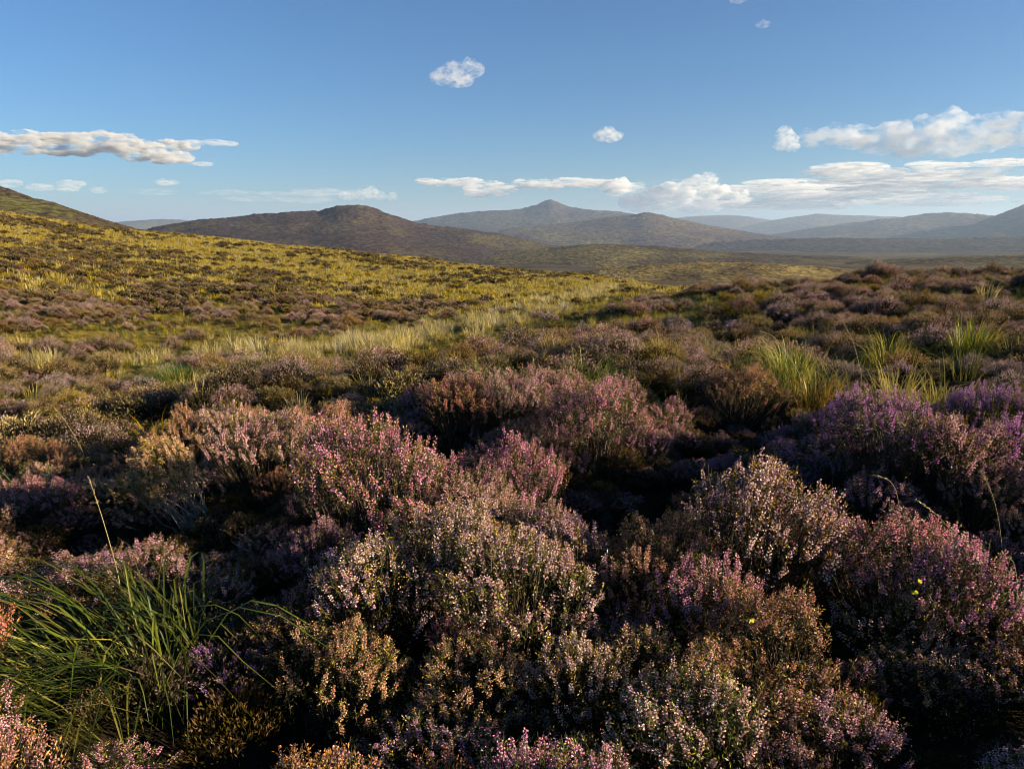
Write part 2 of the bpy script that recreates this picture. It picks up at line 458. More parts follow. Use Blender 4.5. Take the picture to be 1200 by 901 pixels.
hill('distant_ridge', 'long flat blue ridge on the skyline right of the small rounded hill',
     [(860, 268), (905, 258), (930, 254), (955, 251), (985, 252), (1020, 253), (1060, 255), (1110, 259), (1180, 268)], 12500, 3300, hill_mat('ridge_blue_c', 800, HE, GRN), 0.4, 61)
hill('rounded_fell', 'tan topped rounded fell below the skyline towards the right edge',
     [(840, 288), (900, 276), (960, 266), (1010, 260), (1050, 255), (1080, 251), (1105, 249), (1130, 249), (1155, 252), (1190, 257), (1250, 268), (1330, 286)], 8200, 2600,
     hill_mat('fell_tan', 600, (0.072, 0.056, 0.046), (0.150, 0.118, 0.060), 0.50), 0.9, 67)
hill('steep_fell', 'shaded blue fell climbing out of the frame at the right edge',
     [(1080, 292), (1120, 273), (1150, 259), (1175, 250), (1200, 241), (1240, 228), (1300, 216), (1380, 214), (1460, 222), (1560, 250)], 6800, 2400,
     hill_mat('fell_blue', 500, HE, BRN), 0.9, 71)
hill('valley_ridge', 'low dark blue ridge lying in shade across the valley floor',
     [(700, 300), (780, 290), (850, 283), (930, 280), (1010, 279), (1080, 280), (1150, 279), (1220, 277), (1320, 272), (1420, 276)], 4000, 1100,
     hill_mat('ridge_low', 300, (0.058, 0.047, 0.042), (0.080, 0.068, 0.040), 0.52), 1.3, 79)
hill('moor_swell', 'olive brown swell of moor below the broad ridge with dark heather patches',
     [(480, 316), (540, 303), (600, 296), (650, 291), (690, 287), (720, 287), (770, 289), (830, 294), (900, 298), (980, 302), (1060, 307), (1130, 314)], 1700, 620,
     hill_mat('moor_olive', 130, (0.066, 0.050, 0.031), (0.15, 0.12, 0.046), 0.48), 0.9, 83)
hill('moor_swell', 'tan strip of moor across the valley nearest behind the plateau edge',
     [(640, 328), (700, 318), (760, 311), (820, 308), (880, 309), (950, 313), (1010, 318), (1060, 324), (1110, 332)], 620, 210,
     hill_mat('moor_tan', 50, (0.11, 0.080, 0.042), (0.26, 0.20, 0.075), 0.46), 0.8, 89)
hill('moor_swell', 'flat olive moor reaching the right edge under the shaded valley',
     [(940, 320), (1000, 309), (1060, 304), (1130, 301), (1200, 299), (1300, 295), (1400, 296)], 1300, 520,
     hill_mat('moor_flat', 110, (0.070, 0.053, 0.032), (0.16, 0.13, 0.050), 0.48), 0.7, 97)

# ------------------------------------------------------------------ plants: mesh makers
def norm(v): return v / np.maximum(np.linalg.norm(v, axis=-1, keepdims=True), 1e-9)

def frames(d):
    """two unit vectors square to each direction"""
    a = np.where(np.abs(d[:, 2:3]) < 0.9, np.array([[0, 0, 1.0]]), np.array([[1.0, 0, 0]]))
    u = norm(np.cross(d, a)); return u, np.cross(d, u)

class Soup:
    def __init__(s): s.V = []; s.F = {3: [], 4: []}; s.A = []; s.n = 0
    def add(s, V, F, a):
        V = V.reshape(-1, 3); k = F.shape[1]
        s.V.append(V); s.F[k].append(F + s.n); s.A.append(np.broadcast_to(a, (len(V),) + np.shape(a)[1:]) if np.ndim(a) else np.full(len(V), a)); s.n += len(V)
    def mesh(s, name, mats, attr='rnd', smooth=False):
        return mesh_np(name, np.concatenate(s.V), [np.concatenate(f) for f in s.F.values() if f], mats, smooth, {attr: np.concatenate(s.A)})

def bells(S, pos, d, ln, wd, rnd, r_):
    """small open four-sided bells: apex at pos, mouth towards d"""
    n = len(pos); u, v = frames(d)
    th = r_.random(n)[:, None] * 6.28
    u, v = u * np.cos(th) + v * np.sin(th), v * np.cos(th) - u * np.sin(th)
    m = pos + d * ln[:, None]
    w = wd[:, None] * 0.5
    V = np.stack([pos, m + u * w, m + v * w, m - u * w, m - v * w], 1)
    b = (np.arange(n) * 5)[:, None, None]
    F = (np.array([[0, 1, 2], [0, 2, 3], [0, 3, 4], [0, 4, 1]])[None] + b).reshape(-1, 3)
    S.add(V, F, np.repeat(rnd, 5))

def diamonds(S, pos, d, ln, wd, rnd, r_):
    """flat pointed leaflets"""
    n = len(pos); u, v = frames(d)
    th = r_.random(n)[:, None] * 6.28
    u = u * np.cos(th) + v * np.sin(th)
    w = wd[:, None] * 0.5; l = ln[:, None]
    V = np.stack([pos, pos + d * l * 0.5 + u * w, pos + d * l, pos + d * l * 0.5 - u * w], 1)
    F = np.arange(n)[:, None] * 4 + np.array([[0, 1, 2, 3]])
    S.add(V, F, np.repeat(rnd, 4) if np.ndim(rnd) == 1 else np.repeat(rnd, 4, axis=0))

def tubes(S, pts, rad, rnd, sides=3):
    """pts (n,k,3), rad (n,k)"""
    n, k, _ = pts.shape
    tang = norm(np.gradient(pts, axis=1).reshape(-1, 3))
    u, v = frames(tang)
    ang = np.arange(sides) * 2 * math.pi / sides
    ring = pts.reshape(-1, 1, 3) + rad.reshape(-1, 1, 1) * (u[:, None] * np.cos(ang)[None, :, None] + v[:, None] * np.sin(ang)[None, :, None])
    idx = np.arange(n * k * sides).reshape(n, k, sides)
    a = idx[:, :-1]; b = idx[:, 1:]
    F = np.stack([a, np.roll(a, -1, 2), np.roll(b, -1, 2), b], -1).reshape(-1, 4)
    S.add(ring, F, np.repeat(rnd, k * sides))

def ribbons(S, pts, wid, rnd, side=None):
    """pts (n,k,3) centre lines; folded blades three vertices across"""
    n, k, _ = pts.shape
    tang = norm(np.gradient(pts, axis=1).reshape(-1, 3)).reshape(n, k, 3)
    if side is None:
        side = np.cross(tang[:, k // 2], np.array([0, 0, 1.0]))
    side = np.repeat(norm(side)[:, None], k, 1)
    side = norm((side - tang * (side * tang).sum(-1, keepdims=True)).reshape(-1, 3)).reshape(n, k, 3)
    nrm = np.cross(side, tang)
    w = wid[..., None] * 0.5
    V = np.stack([pts - side * w + nrm * w * 0.35, pts, pts + side * w + nrm * w * 0.35], 2)
    idx = np.arange(n * k * 3).reshape(n, k, 3)
    a, b = idx[:, :-1], idx[:, 1:]
    F = np.concatenate([np.stack([a[..., q], a[..., q + 1], b[..., q + 1], b[..., q]], -1).reshape(-1, 4) for q in (0, 1)])
    S.add(V, F, np.repeat(rnd, k * 3, axis=0))

def bezier(p0, p1, p2, k):
    t = np.linspace(0, 1, k)[None, :, None]
    return p0[:, None] * (1 - t) ** 2 + p1[:, None] * 2 * t * (1 - t) + p2[:, None] * t * t

def bush_meshes(seed, R, H, pitch=0.024, flower=1.0, bare=False, spike=0.10):
    """a heather plant: woody stems fanning from the root, leafy shoots, flower spikes on a lumpy dome"""
    r_ = np.random.default_rng(seed)
    g = np.arange(-R * 1.15, R * 1.15, pitch)
    X, Y = np.meshgrid(g, g); X = X.ravel() + r_.normal(0, pitch * 0.35, X.size); Y = Y.ravel() + r_.normal(0, pitch * 0.35, Y.size)
    th = np.arctan2(Y, X)
    edge = R * (1 + 0.34 * fbm(np.cos(th) * 1.7 + seed * 3.1, np.sin(th) * 1.7, 3, seed))
    q = np.hypot(X, Y) / edge
    k = q < 1; X, Y, q, th = X[k], Y[k], q[k], th[k]
    lump = fbm(X / 0.13 + seed, Y / 0.13, 3, seed + 5)
    Z = H * (1 - 0.30 * q ** 3.0) * (1 + 0.34 * lump) + r_.normal(0, 0.012, len(X))
    keep = r_.random(len(X)) < 0.62 + 0.75 * lump            # gaps between the tufts
    X, Y, Z, q, lump = X[keep], Y[keep], Z[keep], q[keep], lump[keep]
    n = len(X)
    tip = np.c_[X, Y, Z]
    out = norm(np.c_[X, Y, np.zeros(n)] + 1e-6)
    d = norm(np.array([0, 0, 1.0]) + out * (0.08 + 0.50 * q[:, None] ** 1.8) + r_.normal(0, 0.22, (n, 3)))
    L = spike * r_.uniform(0.6, 1.25, n)
    b0 = tip - d * L[:, None]
    root = np.c_[X * 0.18, Y * 0.18, np.full(n, -0.04)] + r_.normal(0, 0.012, (n, 3))
    mid = root * 0.45 + b0 * 0.55 + np.c_[np.zeros((n, 2)), -0.10 * H * q] + out * (0.10 * R * q[:, None])
    st = Soup(); lf = Soup(); fl = Soup()
    sel = r_.random(n) < (0.16 if bare else 0.4)
    pts = bezier(root[sel], mid[sel], b0[sel], 5)
    pts[:, 1:4] += r_.normal(0, 0.022 if bare else 0.008, pts[:, 1:4].shape)
    tubes(st, pts, np.linspace(0.0055 if bare else 0.0026, 0.0012, 5)[None] * r_.uniform(0.7, 1.4, (sel.sum(), 1)), r_.random(sel.sum()))
    tubes(st, np.stack([b0, (b0 + tip) / 2 + r_.normal(0, 0.002, (n, 3)), tip], 1), np.tile([0.0013, 0.001, 0.0005], (n, 1)), r_.random(n))
    # leafy shoots: short side branchlets below and among the flowers
    m = 34
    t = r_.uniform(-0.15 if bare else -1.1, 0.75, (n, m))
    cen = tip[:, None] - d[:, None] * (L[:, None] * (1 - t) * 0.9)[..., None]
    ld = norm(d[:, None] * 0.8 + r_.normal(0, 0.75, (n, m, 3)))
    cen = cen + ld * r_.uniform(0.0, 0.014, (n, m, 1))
    lr = np.clip(0.40 + 0.48 * t + r_.normal(0, 0.13, (n, m)), 0, 1)  # lower leaves old and brown, darkened further for shade inside the bush
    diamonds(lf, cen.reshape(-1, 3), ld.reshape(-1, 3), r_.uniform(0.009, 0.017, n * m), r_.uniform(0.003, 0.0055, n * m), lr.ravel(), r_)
    # flowers round the spike
    mf = 28
    t = np.sort(r_.uniform(0.12, 0.97, (n, mf)), 1)
    keep = r_.random((n, mf)) < np.where(r_.random((n, 1)) < 0.24 + 0.26 * flower, flower * r_.uniform(0.7, 1.1, (n, 1)), 0.04)
    ang = np.arange(mf)[None] * 2.4 + r_.random((n, 1)) * 6
    u, v = frames(d)
    rad = u[:, None] * np.cos(ang)[..., None] + v[:, None] * np.sin(ang)[..., None]
    fp = b0[:, None] + d[:, None] * (L[:, None] * t)[..., None] + rad * 0.0022
    fd = norm(rad + d[:, None] * 0.55)
    tone = np.clip(r_.normal(0.52, 0.2, (n, 1)) + r_.normal(0, 0.2, (n, mf)), 0, 1)
    kk = keep.ravel()
    bells(fl, fp.reshape(-1, 3)[kk], fd.reshape(-1, 3)[kk], (0.0078 * (1.15 - 0.5 * t)).ravel()[kk], (0.0070 * (1.2 - 0.5 * t)).ravel()[kk], tone.ravel()[kk], r_)
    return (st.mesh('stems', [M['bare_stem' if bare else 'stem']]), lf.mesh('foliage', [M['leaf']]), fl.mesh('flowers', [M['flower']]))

def mid_bush(seed, R, H, ns, big, pal):
    """the same plant for the middle distance, one mesh, colour on the sprigs"""
    r_ = np.random.default_rng(seed)
    S = Soup()
    rho = np.sqrt(r_.random(ns)); th = r_.random(ns) * 6.283
    X = R * rho * np.cos(th); Y = R * rho * np.sin(th)
    lump = fbm(X / 0.16 + seed, Y / 0.16, 3, seed)
    Z = H * (1 - 0.45 * rho ** 2.6) * (1 + 0.34 * lump)
    out = norm(np.c_[X, Y, np.zeros(ns)] + 1e-6)
    d = norm(np.array([0, 0, 1.0]) + out * (0.15 + 0.7 * rho[:, None] ** 1.5) + r_.normal(0, 0.25, (ns, 3)))
    tip = np.c_[X, Y, Z]
    m = 11
    t = r_.random((ns, m))
    pos = tip[:, None] - d[:, None] * (t * 0.15)[..., None] + r_.normal(0, 0.012, (ns, m, 3))
    dd = norm(d[:, None] + r_.normal(0, 0.42, (ns, m, 3)))
    fl = (t < 0.45 + 0.3 * lump[:, None]) & (r_.random((ns, 1)) < 0.55)
    pal = np.array(pal)
    c = np.where(fl[..., None], pal[0] + (pal[1] - pal[0]) * r_.random((ns, m, 1)), pal[2] + (pal[3] - pal[2]) * ((1 - t[..., None]) ** 1.5 * r_.uniform(0.4, 1.1, (ns, m, 1))))  # sprig bases coloured near black for shade, tips bright as if sunlit
    diamonds(S, pos.reshape(-1, 3), dd.reshape(-1, 3), big * 1.15 * r_.uniform(0.7, 1.3, ns * m), big * 0.36 * r_.uniform(0.7, 1.3, ns * m), c.reshape(-1, 3), r_)
    return S.mesh('heather_mass', [M['mass']], 'tint')

def grass_tuft(seed, n, L, spread, wid, pal, lean=(0, 0), k=4, name='grass_mass'):
    r_ = np.random.default_rng(seed); S = Soup()
    th = r_.random(n) * 6.283; rad = spread * 0.35 * np.sqrt(r_.random(n))
    p0 = np.c_[rad * np.cos(th), rad * np.sin(th), np.full(n, -0.03)]
    ln = L * r_.uniform(0.55, 1.2, n)
    o = np.c_[np.cos(th + r_.normal(0, 0.5, n)), np.sin(th + r_.normal(0, 0.5, n)), np.zeros(n)]
    f = r_.uniform(0.15, 0.75, n)[:, None]
    ld = np.array([lean[0], lean[1], 0.0])
    p2 = p0 + (o * f + ld) * ln[:, None] + np.c_[np.zeros((n, 2)), ln * (1 - 0.75 * f[:, 0])]
    p1 = p0 + (o * f * 0.25 + ld * 0.2) * ln[:, None] + np.c_[np.zeros((n, 2)), ln * 0.7]
    pts = bezier(p0, p1, p2, k)
    w = wid * r_.uniform(0.6, 1.3, (n, 1)) * np.linspace(1, 0.12, k)[None]
    pal = np.array(pal)
    c = pal[0] + (pal[1] - pal[0]) * r_.random((n, 1))
    ribbons(S, pts, w, c)
    return S.mesh(name, [M['grassmass']], 'tint')

# ------------------------------------------------------------------ scattering of masses: points that each carry a plant
def scatter(name, label, srcs, xyz, scl, seed, tilt=0.12, idx=None):
    r_ = np.random.default_rng(seed)
    n = len(xyz)
    me = bpy.data.meshes.new(name)
    me.vertices.add(n); me.vertices.foreach_set('co', np.asarray(xyz, np.float32).ravel())
    a = me.attributes.new('rot', 'FLOAT_VECTOR', 'POINT')
    a.data.foreach_set('vector', np.c_[r_.normal(0, tilt, (n, 2)), r_.random(n) * 6.283].astype(np.float32).ravel())
    a = me.attributes.new('scl', 'FLOAT_VECTOR', 'POINT')
    s3 = np.asarray(scl, float)
    if s3.ndim == 1: s3 = np.c_[s3, s3, s3 * r_.uniform(0.8, 1.25, n)]
    a.data.foreach_set('vector', s3.astype(np.float32).ravel())
    a = me.attributes.new('idx', 'INT', 'POINT')
    a.data.foreach_set('value', (r_.integers(0, len(srcs), n) if idx is None else idx).astype(np.int32))
    o = obj(name, me, kind='stuff', label=label)
    ng = bpy.data.node_groups.new(name + '_plants', 'GeometryNodeTree')
    ng.interface.new_socket('Geometry', in_out='INPUT', socket_type='NodeSocketGeometry')
    ng.interface.new_socket('Geometry', in_out='OUTPUT', socket_type='NodeSocketGeometry')
    gi = ng.nodes.new('NodeGroupInput'); go = ng.nodes.new('NodeGroupOutput')
    iop = ng.nodes.new('GeometryNodeInstanceOnPoints')
    jn = ng.nodes.new('GeometryNodeJoinGeometry')
    for s in srcs:
        so = bpy.data.objects.new(s.name, s)
        oi = ng.nodes.new('GeometryNodeObjectInfo'); oi.inputs['Object'].default_value = so; oi.inputs['As Instance'].default_value = True
        ng.links.new(oi.outputs['Geometry'], jn.inputs[0])
    def na(nm, dt):
        q = ng.nodes.new('GeometryNodeInputNamedAttribute'); q.data_type = dt; q.inputs['Name'].default_value = nm
        return next(s for s in q.outputs if s.enabled and s.name == 'Attribute')
    ng.links.new(gi.outputs[0], iop.inputs['Points'])
    ng.links.new(jn.outputs[0], iop.inputs['Instance'])
    iop.inputs['Pick Instance'].default_value = True
    ng.links.new(na('idx', 'INT'), iop.inputs['Instance Index'])
    ng.links.new(na('rot', 'FLOAT_VECTOR'), iop.inputs['Rotation'])
    ng.links.new(na('scl', 'FLOAT_VECTOR'), iop.inputs['Scale'])
    ng.links.new(iop.outputs[0], go.inputs[0])
    md = o.modifiers.new('plants', 'NODES'); md.node_group = ng
    return o

def area_points(r0, r1, a0, a1, dens, seed):
    r_ = np.random.default_rng(seed)
    A_ = 0.5 * (r1 * r1 - r0 * r0) * math.radians(a1 - a0)
    n = int(A_ * dens)
    r = np.sqrt(r_.uniform(r0 * r0, r1 * r1, n)); t = np.radians(r_.uniform(a0, a1, n))
    x, y = r * np.sin(t), r * np.cos(t)
    return x, y, ground_h(x, y)

def seen(x, y, z, m=60):
    px, py, d = to_pix(x, y, z)
    return (d > 0.3) & (px > -m) & (px < 1200 + m) & (py < 901 + 2 * m)

PALS = [((0.26, 0.135, 0.125), (0.56, 0.33, 0.31), (0.010, 0.009, 0.003), (0.22, 0.16, 0.026)),
        ((0.22, 0.130, 0.080), (0.44, 0.27, 0.165), (0.010, 0.009, 0.003), (0.24, 0.17, 0.026)),
        ((0.27, 0.145, 0.180), (0.56, 0.34, 0.38), (0.010, 0.009, 0.003), (0.22, 0.17, 0.026)),
        ((0.23, 0.160, 0.060), (0.42, 0.30, 0.10), (0.012, 0.011, 0.003), (0.28, 0.21, 0.030))]
mids = [mid_bush(100 + k, 0.30, 0.34, 400, 0.018, PALS[k % 4]) for k in range(8)]
FP = [((0.105, 0.062, 0.045), (0.21, 0.125, 0.082), (0.012, 0.010, 0.004), (0.16, 0.12, 0.026)),
      ((0.105, 0.066, 0.038), (0.20, 0.125, 0.068), (0.012, 0.010, 0.004), (0.18, 0.135, 0.026)),
      ((0.15, 0.105, 0.042), (0.28, 0.20, 0.065), (0.016, 0.014, 0.004), (0.24, 0.185, 0.030))]
fars = [mid_bush(140 + k, 0.36, 0.36, 70, 0.075, FP[k % 3]) for k in range(6)]
mids += [mid_bush(120 + k, 0.32, 0.34, 260, 0.026, (FP + [PALS[3]])[k % 4]) for k in range(6)]
g_green = ((0.09, 0.10, 0.014), (0.24, 0.20, 0.035)); g_olive = ((0.27, 0.21, 0.026), (0.52, 0.39, 0.055)); g_straw = ((0.36, 0.28, 0.08), (0.62, 0.50, 0.20))
tufts_mid = [grass_tuft(200 + k, 70, 0.42, 0.30, 0.008, (g_green, g_olive, g_green)[k % 3]) for k in range(6)]
tufts_dry = [grass_tuft(220 + k, 80, 0.40, 0.34, 0.009, g_straw) for k in range(4)]
tufts_far = [grass_tuft(240 + k, 40, 0.34, 0.55, 0.030, (g_olive, g_olive, ((0.32, 0.24, 0.035), (0.52, 0.38, 0.07)))[k % 3], k=3) for k in range(6)]

# ------------------------------------------------------------------ heather bushes of the foreground, one by one
variants = []
for k in range(9):
    R_ = (0.25, 0.30, 0.20)[k % 3]; H_ = (0.38, 0.42, 0.32)[k % 3]
    variants.append((R_, H_, bush_meshes(500 + k, R_, H_, 0.0255, (1.0, 0.85, 0.7)[k % 3])))
COLS = {'pink': ((0.94, 0.55, 0.60), (1.0, 0.98, 0.9)), 'mauve': ((0.80, 0.54, 0.58), (1.0, 1.0, 0.9)), 'purple': ((0.60, 0.35, 0.70), (0.8, 0.85, 0.9)),
        'pale pink': ((1.0, 0.77, 0.70), (1.2, 1.15, 0.9)), 'faded brown': ((0.64, 0.41, 0.26), (1.4, 1.05, 0.8)), 'tan': ((0.84, 0.62, 0.38), (1.3, 1.15, 0.8))}
bushes = []
def place_bush(x, y, s, colour, var, hs=1.0, dz=0.0):
    R_, H_, ms = variants[var]
    z = float(ground_h(np.array([x]), np.array([y]))[0])
    e = bpy.data.objects.new('heather_bush', None); col.objects.link(e)
    e.empty_display_size = 0.1
    e.location = (x, y, z + dz); e.rotation_euler = (random.gauss(0, 0.07), random.gauss(0, 0.07), random.random() * 6.283)
    e.scale = (s, s, s * hs)
    c = [min(1, v * random.uniform(0.88, 1.12)) for v in COLS[colour][0]]
    for nm, me in zip(('stems', 'foliage', 'flowers'), ms):
        o = bpy.data.objects.new(nm, me); col.objects.link(o); o.parent = e
        if nm == 'flowers': o.color = (*c, 1)
        if nm == 'foliage': o.color = (*[v * random.uniform(0.8, 1.2) for v in COLS[colour][1]], 1)
    e['category'] = 'heather bush'
    bushes.append((e, x, y, z, R_ * s, colour))
    return e

random.seed(4)
def ground_at(px, py, hgt=0.0):
    """where the sight line meets the ground raised by hgt"""
    az, te = pix_dir(px, py)
    rr = np.geomspace(0.7, 140, 500)
    X = rr * np.sin(az); Y = rr * np.cos(az)
    Zs = ZC + rr * te
    G = ground_h(X, Y) + hgt
    i = int(np.argmax(Zs < G))
    if i == 0: i = 60
    return float(X[i]), float(Y[i])
# (x, y in the photograph of the middle of the bush, scale, colour, variant, height factor)
HAND = [(430, 540, 1.35, 'pink', 1, 1.15), (385, 585, 0.9, 'pink', 0, 0.85), (490, 575, 1.0, 'pink', 2, 1.1), (610, 560, 1.15, 'pink', 0, 1.15), (560, 610, 1.0, 'pale pink', 3, 1.0),
        (520, 650, 1.1, 'pale pink', 4, 1.05), (600, 680, 1.15, 'pale pink', 1, 1.0), (670, 650, 1.0, 'pale pink', 6, 1.0), (440, 680, 1.0, 'pale pink', 7, 1.0),
        (885, 600, 1.2, 'pale pink', 4, 1.25), (930, 625, 0.9, 'pink', 3, 1.05), (1060, 655, 1.15, 'pink', 1, 1.0), (1130, 690, 1.1, 'pink', 0, 1.0), (1010, 640, 0.85, 'pink', 5, 1.0),
        (780, 640, 1.0, 'faded brown', 3, 1.05), (830, 700, 1.0, 'mauve', 6, 1.0), (900, 745, 1.0, 'faded brown', 4, 0.9), (1050, 745, 1.0, 'pale pink', 7, 0.85),
        (690, 800, 0.9, 'pale pink', 0, 0.95), (820, 850, 1.0, 'pale pink', 3, 0.95), (560, 745, 0.95, 'pink', 5, 0.95), (400, 780, 0.9, 'tan', 6, 0.95), (600, 860, 0.85, 'mauve', 2, 0.8),
        (1050, 500, 1.25, 'purple', 1, 1.1), (990, 485, 1.0, 'purple', 0, 1.1), (1110, 530, 1.1, 'mauve', 4, 1.1), (1150, 575, 0.9, 'mauve', 3, 1.0), (975, 545, 0.75, 'purple', 2, 1.0),
        (700, 488, 1.3, 'pink', 4, 1.0), (540, 472, 1.4, 'faded brown', 3, 0.9), (215, 508, 0.95, 'tan', 0, 1.2), (90, 545, 1.1, 'faded brown', 6, 0.9), (40, 640, 0.7, 'pink', 2, 0.75),
        (110, 645, 0.6, 'pink', 5, 0.7), (30, 535, 1.0, 'faded brown', 4, 0.9), (300, 520, 1.1, 'pale pink', 7, 1.0), (660, 455, 1.1, 'mauve', 1, 0.9),
        (870, 455, 1.2, 'faded brown', 4, 0.9), (320, 730, 0.8, 'purple', 2, 0.7), (375, 650, 0.9, 'mauve', 0, 0.9), (260, 780, 0.8, 'purple', 5, 0.75), (980, 800, 0.8, 'mauve', 2, 0.8),
        (1160, 790, 0.85, 'mauve', 5, 0.85), (740, 735, 0.8, 'mauve', 5, 0.85)]
for px, py, s, c, v, hs in HAND:
    hh = variants[v][1] * s * hs
    x, y = ground_at(px, py, hh * 0.72)
    place_bush(x, y, s, c, v, hs)

TUSSOCKS = []   # filled below; spots kept free of bushes
TUS = [ # px, py of the middle of the tuft, length of blades, number, colour tint, lean, dry
       ('broad_leaved', 135, 705, 0.78, 420, (0.55, 0.60, 0.34), (-0.62, -0.10)),  # dark tint stands in for shade over this tussock
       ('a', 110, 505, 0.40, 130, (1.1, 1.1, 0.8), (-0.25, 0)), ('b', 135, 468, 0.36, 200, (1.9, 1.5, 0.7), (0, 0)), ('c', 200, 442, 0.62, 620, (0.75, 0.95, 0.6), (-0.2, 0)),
       ('d', 925, 425, 0.58, 270, (2.2, 1.9, 1.5), (-0.25, 0)), ('e', 960, 462, 0.45, 160, (1.8, 1.0, 0.6), (0.1, 0)), ('f', 1040, 415, 0.64, 170, (2.0, 1.7, 1.0), (-0.1, 0)),  # first tint raised to paint the backlit glow of its blades
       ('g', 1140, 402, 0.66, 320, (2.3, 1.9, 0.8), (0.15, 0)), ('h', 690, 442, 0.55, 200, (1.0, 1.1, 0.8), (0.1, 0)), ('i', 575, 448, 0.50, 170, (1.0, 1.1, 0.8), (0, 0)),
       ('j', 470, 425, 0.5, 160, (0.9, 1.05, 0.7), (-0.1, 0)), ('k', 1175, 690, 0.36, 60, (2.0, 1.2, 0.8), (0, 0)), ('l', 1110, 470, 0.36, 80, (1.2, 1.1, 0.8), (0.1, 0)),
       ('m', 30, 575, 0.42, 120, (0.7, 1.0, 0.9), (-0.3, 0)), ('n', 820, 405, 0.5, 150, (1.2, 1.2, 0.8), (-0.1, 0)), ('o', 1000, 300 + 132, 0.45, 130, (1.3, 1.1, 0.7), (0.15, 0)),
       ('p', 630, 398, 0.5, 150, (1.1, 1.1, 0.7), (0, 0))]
for t in TUS:
    x, y = ground_at(t[1], t[2], t[3] * 0.45)
    TUSSOCKS.append((x, y, t))

BX, BY = ground_at(238, 626, 0.03)
LOW = [(315, 610, 75, 55), (50, 690, 140, 70), (60, 900, 150, 80), (200, 830, 170, 130), (1130, 870, 150, 80), (450, 880, 90, 60), (720, 560, 75, 60), (1120, 630, 110, 35), (830, 520, 90, 30), (130, 590, 110, 30), (970, 690, 50, 35), (480, 520, 70, 20)]
def fill():
    r_ = np.random.default_rng(21)
    cand_r = np.sqrt(r_.uniform(1.1 ** 2, 9.2 ** 2, 9000)); cand_a = np.radians(r_.uniform(-43, 43, 9000))
    order = np.argsort(cand_r)
    X = cand_r * np.sin(cand_a); Y = cand_r * np.cos(cand_a)
    b, gl = cover(X, Y)
    Zg = ground_h(X, Y)
    PX, PY, D_ = to_pix(X, Y, Zg + 0.2)
    for i in order:
        if len(bushes) >= 296: break
        if PX[i] < -110 or PX[i] > 1310 or PY[i] > 1040: continue
        if b[i] > 0.5: continue
        x, y = X[i], Y[i]
        if any((x - gx) ** 2 + (y - gy) ** 2 < (rr * 1.0) ** 2 for gx, gy, rr, dd in DIPXY): continue
        if any((x - tx) ** 2 + (y - ty) ** 2 < (0.30 + variants[0][0] if t[0] == 'broad_leaved' else 0.2) ** 2 for tx, ty, t in TUSSOCKS): continue
        if (x - BX - 0.02) ** 2 + (y - BY + 0.26) ** 2 < 0.58 ** 2: continue
        s = r_.uniform(0.75, 1.25); v = int(r_.integers(0, 9))
        R_ = variants[v][0] * s
        if any((x - q[1]) ** 2 + (y - q[2]) ** 2 < (0.50 * (R_ + q[4])) ** 2 for q in bushes): continue
        nz = float(fbm(np.array([x / 1.3]), np.array([y / 1.3]), 2, 88)[0]) + r_.normal(0, 0.25)
        right = PX[i] > 850 and PY[i] < 620
        c = 'purple' if right and nz > 0.1 else 'mauve' if nz > 0.3 else 'pink' if nz > 0.0 else 'pale pink' if nz > -0.25 else 'faded brown' if nz > -0.5 else 'tan'
        low = max([0] + [math.exp(-((PX[i] - lx) / sx) ** 2 - ((PY[i] - ly) / sy) ** 2) for lx, ly, sx, sy in LOW])
        hn = 0.95 + 0.45 * float(fbm(np.array([x / 0.9]), np.array([y / 0.9]), 2, 91)[0])
        place_bush(x, y, s * (1 - 0.2 * low), c if low < 0.5 else 'mauve', v, hn * (1 - 0.5 * low))
# bare-stemmed bush, leaning, at the left
x, y = BX, BY
bm = bush_meshes(640, 0.20, 0.46, 0.019, 0.9, bare=True)
variants.append((0.24, 0.44, bm))
bare = place_bush(x, y, 1.0, 'tan', 9, 1.2)
bare.rotation_euler = (0.05, -0.42, 0.0)


fill()
R_NEAR = max(math.hypot(q[1], q[2]) for q in bushes[len(HAND) + 1:])
print('R_NEAR', R_NEAR, len(bushes))
# middle distance, 8.5 to 45 m, and plants out of frame beside the camera, enlarged to throw shade into the picture
x, y, z = area_points(R_NEAR - 0.25, 56, -43, 46, 7.5, 301)
k = np.hypot(x, y) < np.random.default_rng(2).uniform(36, 56, len(x)); x, y, z = x[k], y[k], z[k]
b, gl = cover(x, y); u = np.random.default_rng(5).random(len(x))
hk = (b + (u - 0.5) * 0.5 < 0.22 - 0.12 * sstep(8, 16, np.hypot(x, y))) & (gl < 0.5)
hx, hy, hz = x[hk], y[hk], z[hk]
xo, yo, zo = area_points(0.9, 9.0, 38, 95, 6.0, 302)
pxo, pyo, do = to_pix(xo, yo, zo + 0.3)
k = (do < 0.2) | (pxo > 1275); xo, yo, zo = xo[k], yo[k], zo[k]
hx, hy, hz = np.r_[hx, xo], np.r_[hy, yo], np.r_[hz, zo]
s = np.random.default_rng(6).uniform(0.65, 1.45, len(hx)) * (0.85 + 0.35 * fbm(hx / 2.1, hy / 2.1, 2, 77))
rr = np.hypot(hx, hy); q = np.random.default_rng(61)
clr = fbm(hx / 2.4, hy / 2.4, 2, 44) * 0.5 + q.normal(0, 0.22, len(hx))
brown = clr > 0.05 - 0.6 * sstep(6, 14, rr) - 0.6 * sstep(16, 28, rr)
idx = np.where(brown, q.integers(8, 14, len(hx)), q.integers(0, 8, len(hx)))
s = np.where((rr < 3.4) & (hy < 2.2), s * 2.1, s)
s = np.where(rr < 12, s * (0.8 + 0.5 * fbm(hx / 1.1, hy / 1.1, 2, 78)), s)
ok = np.ones(len(hx), bool)
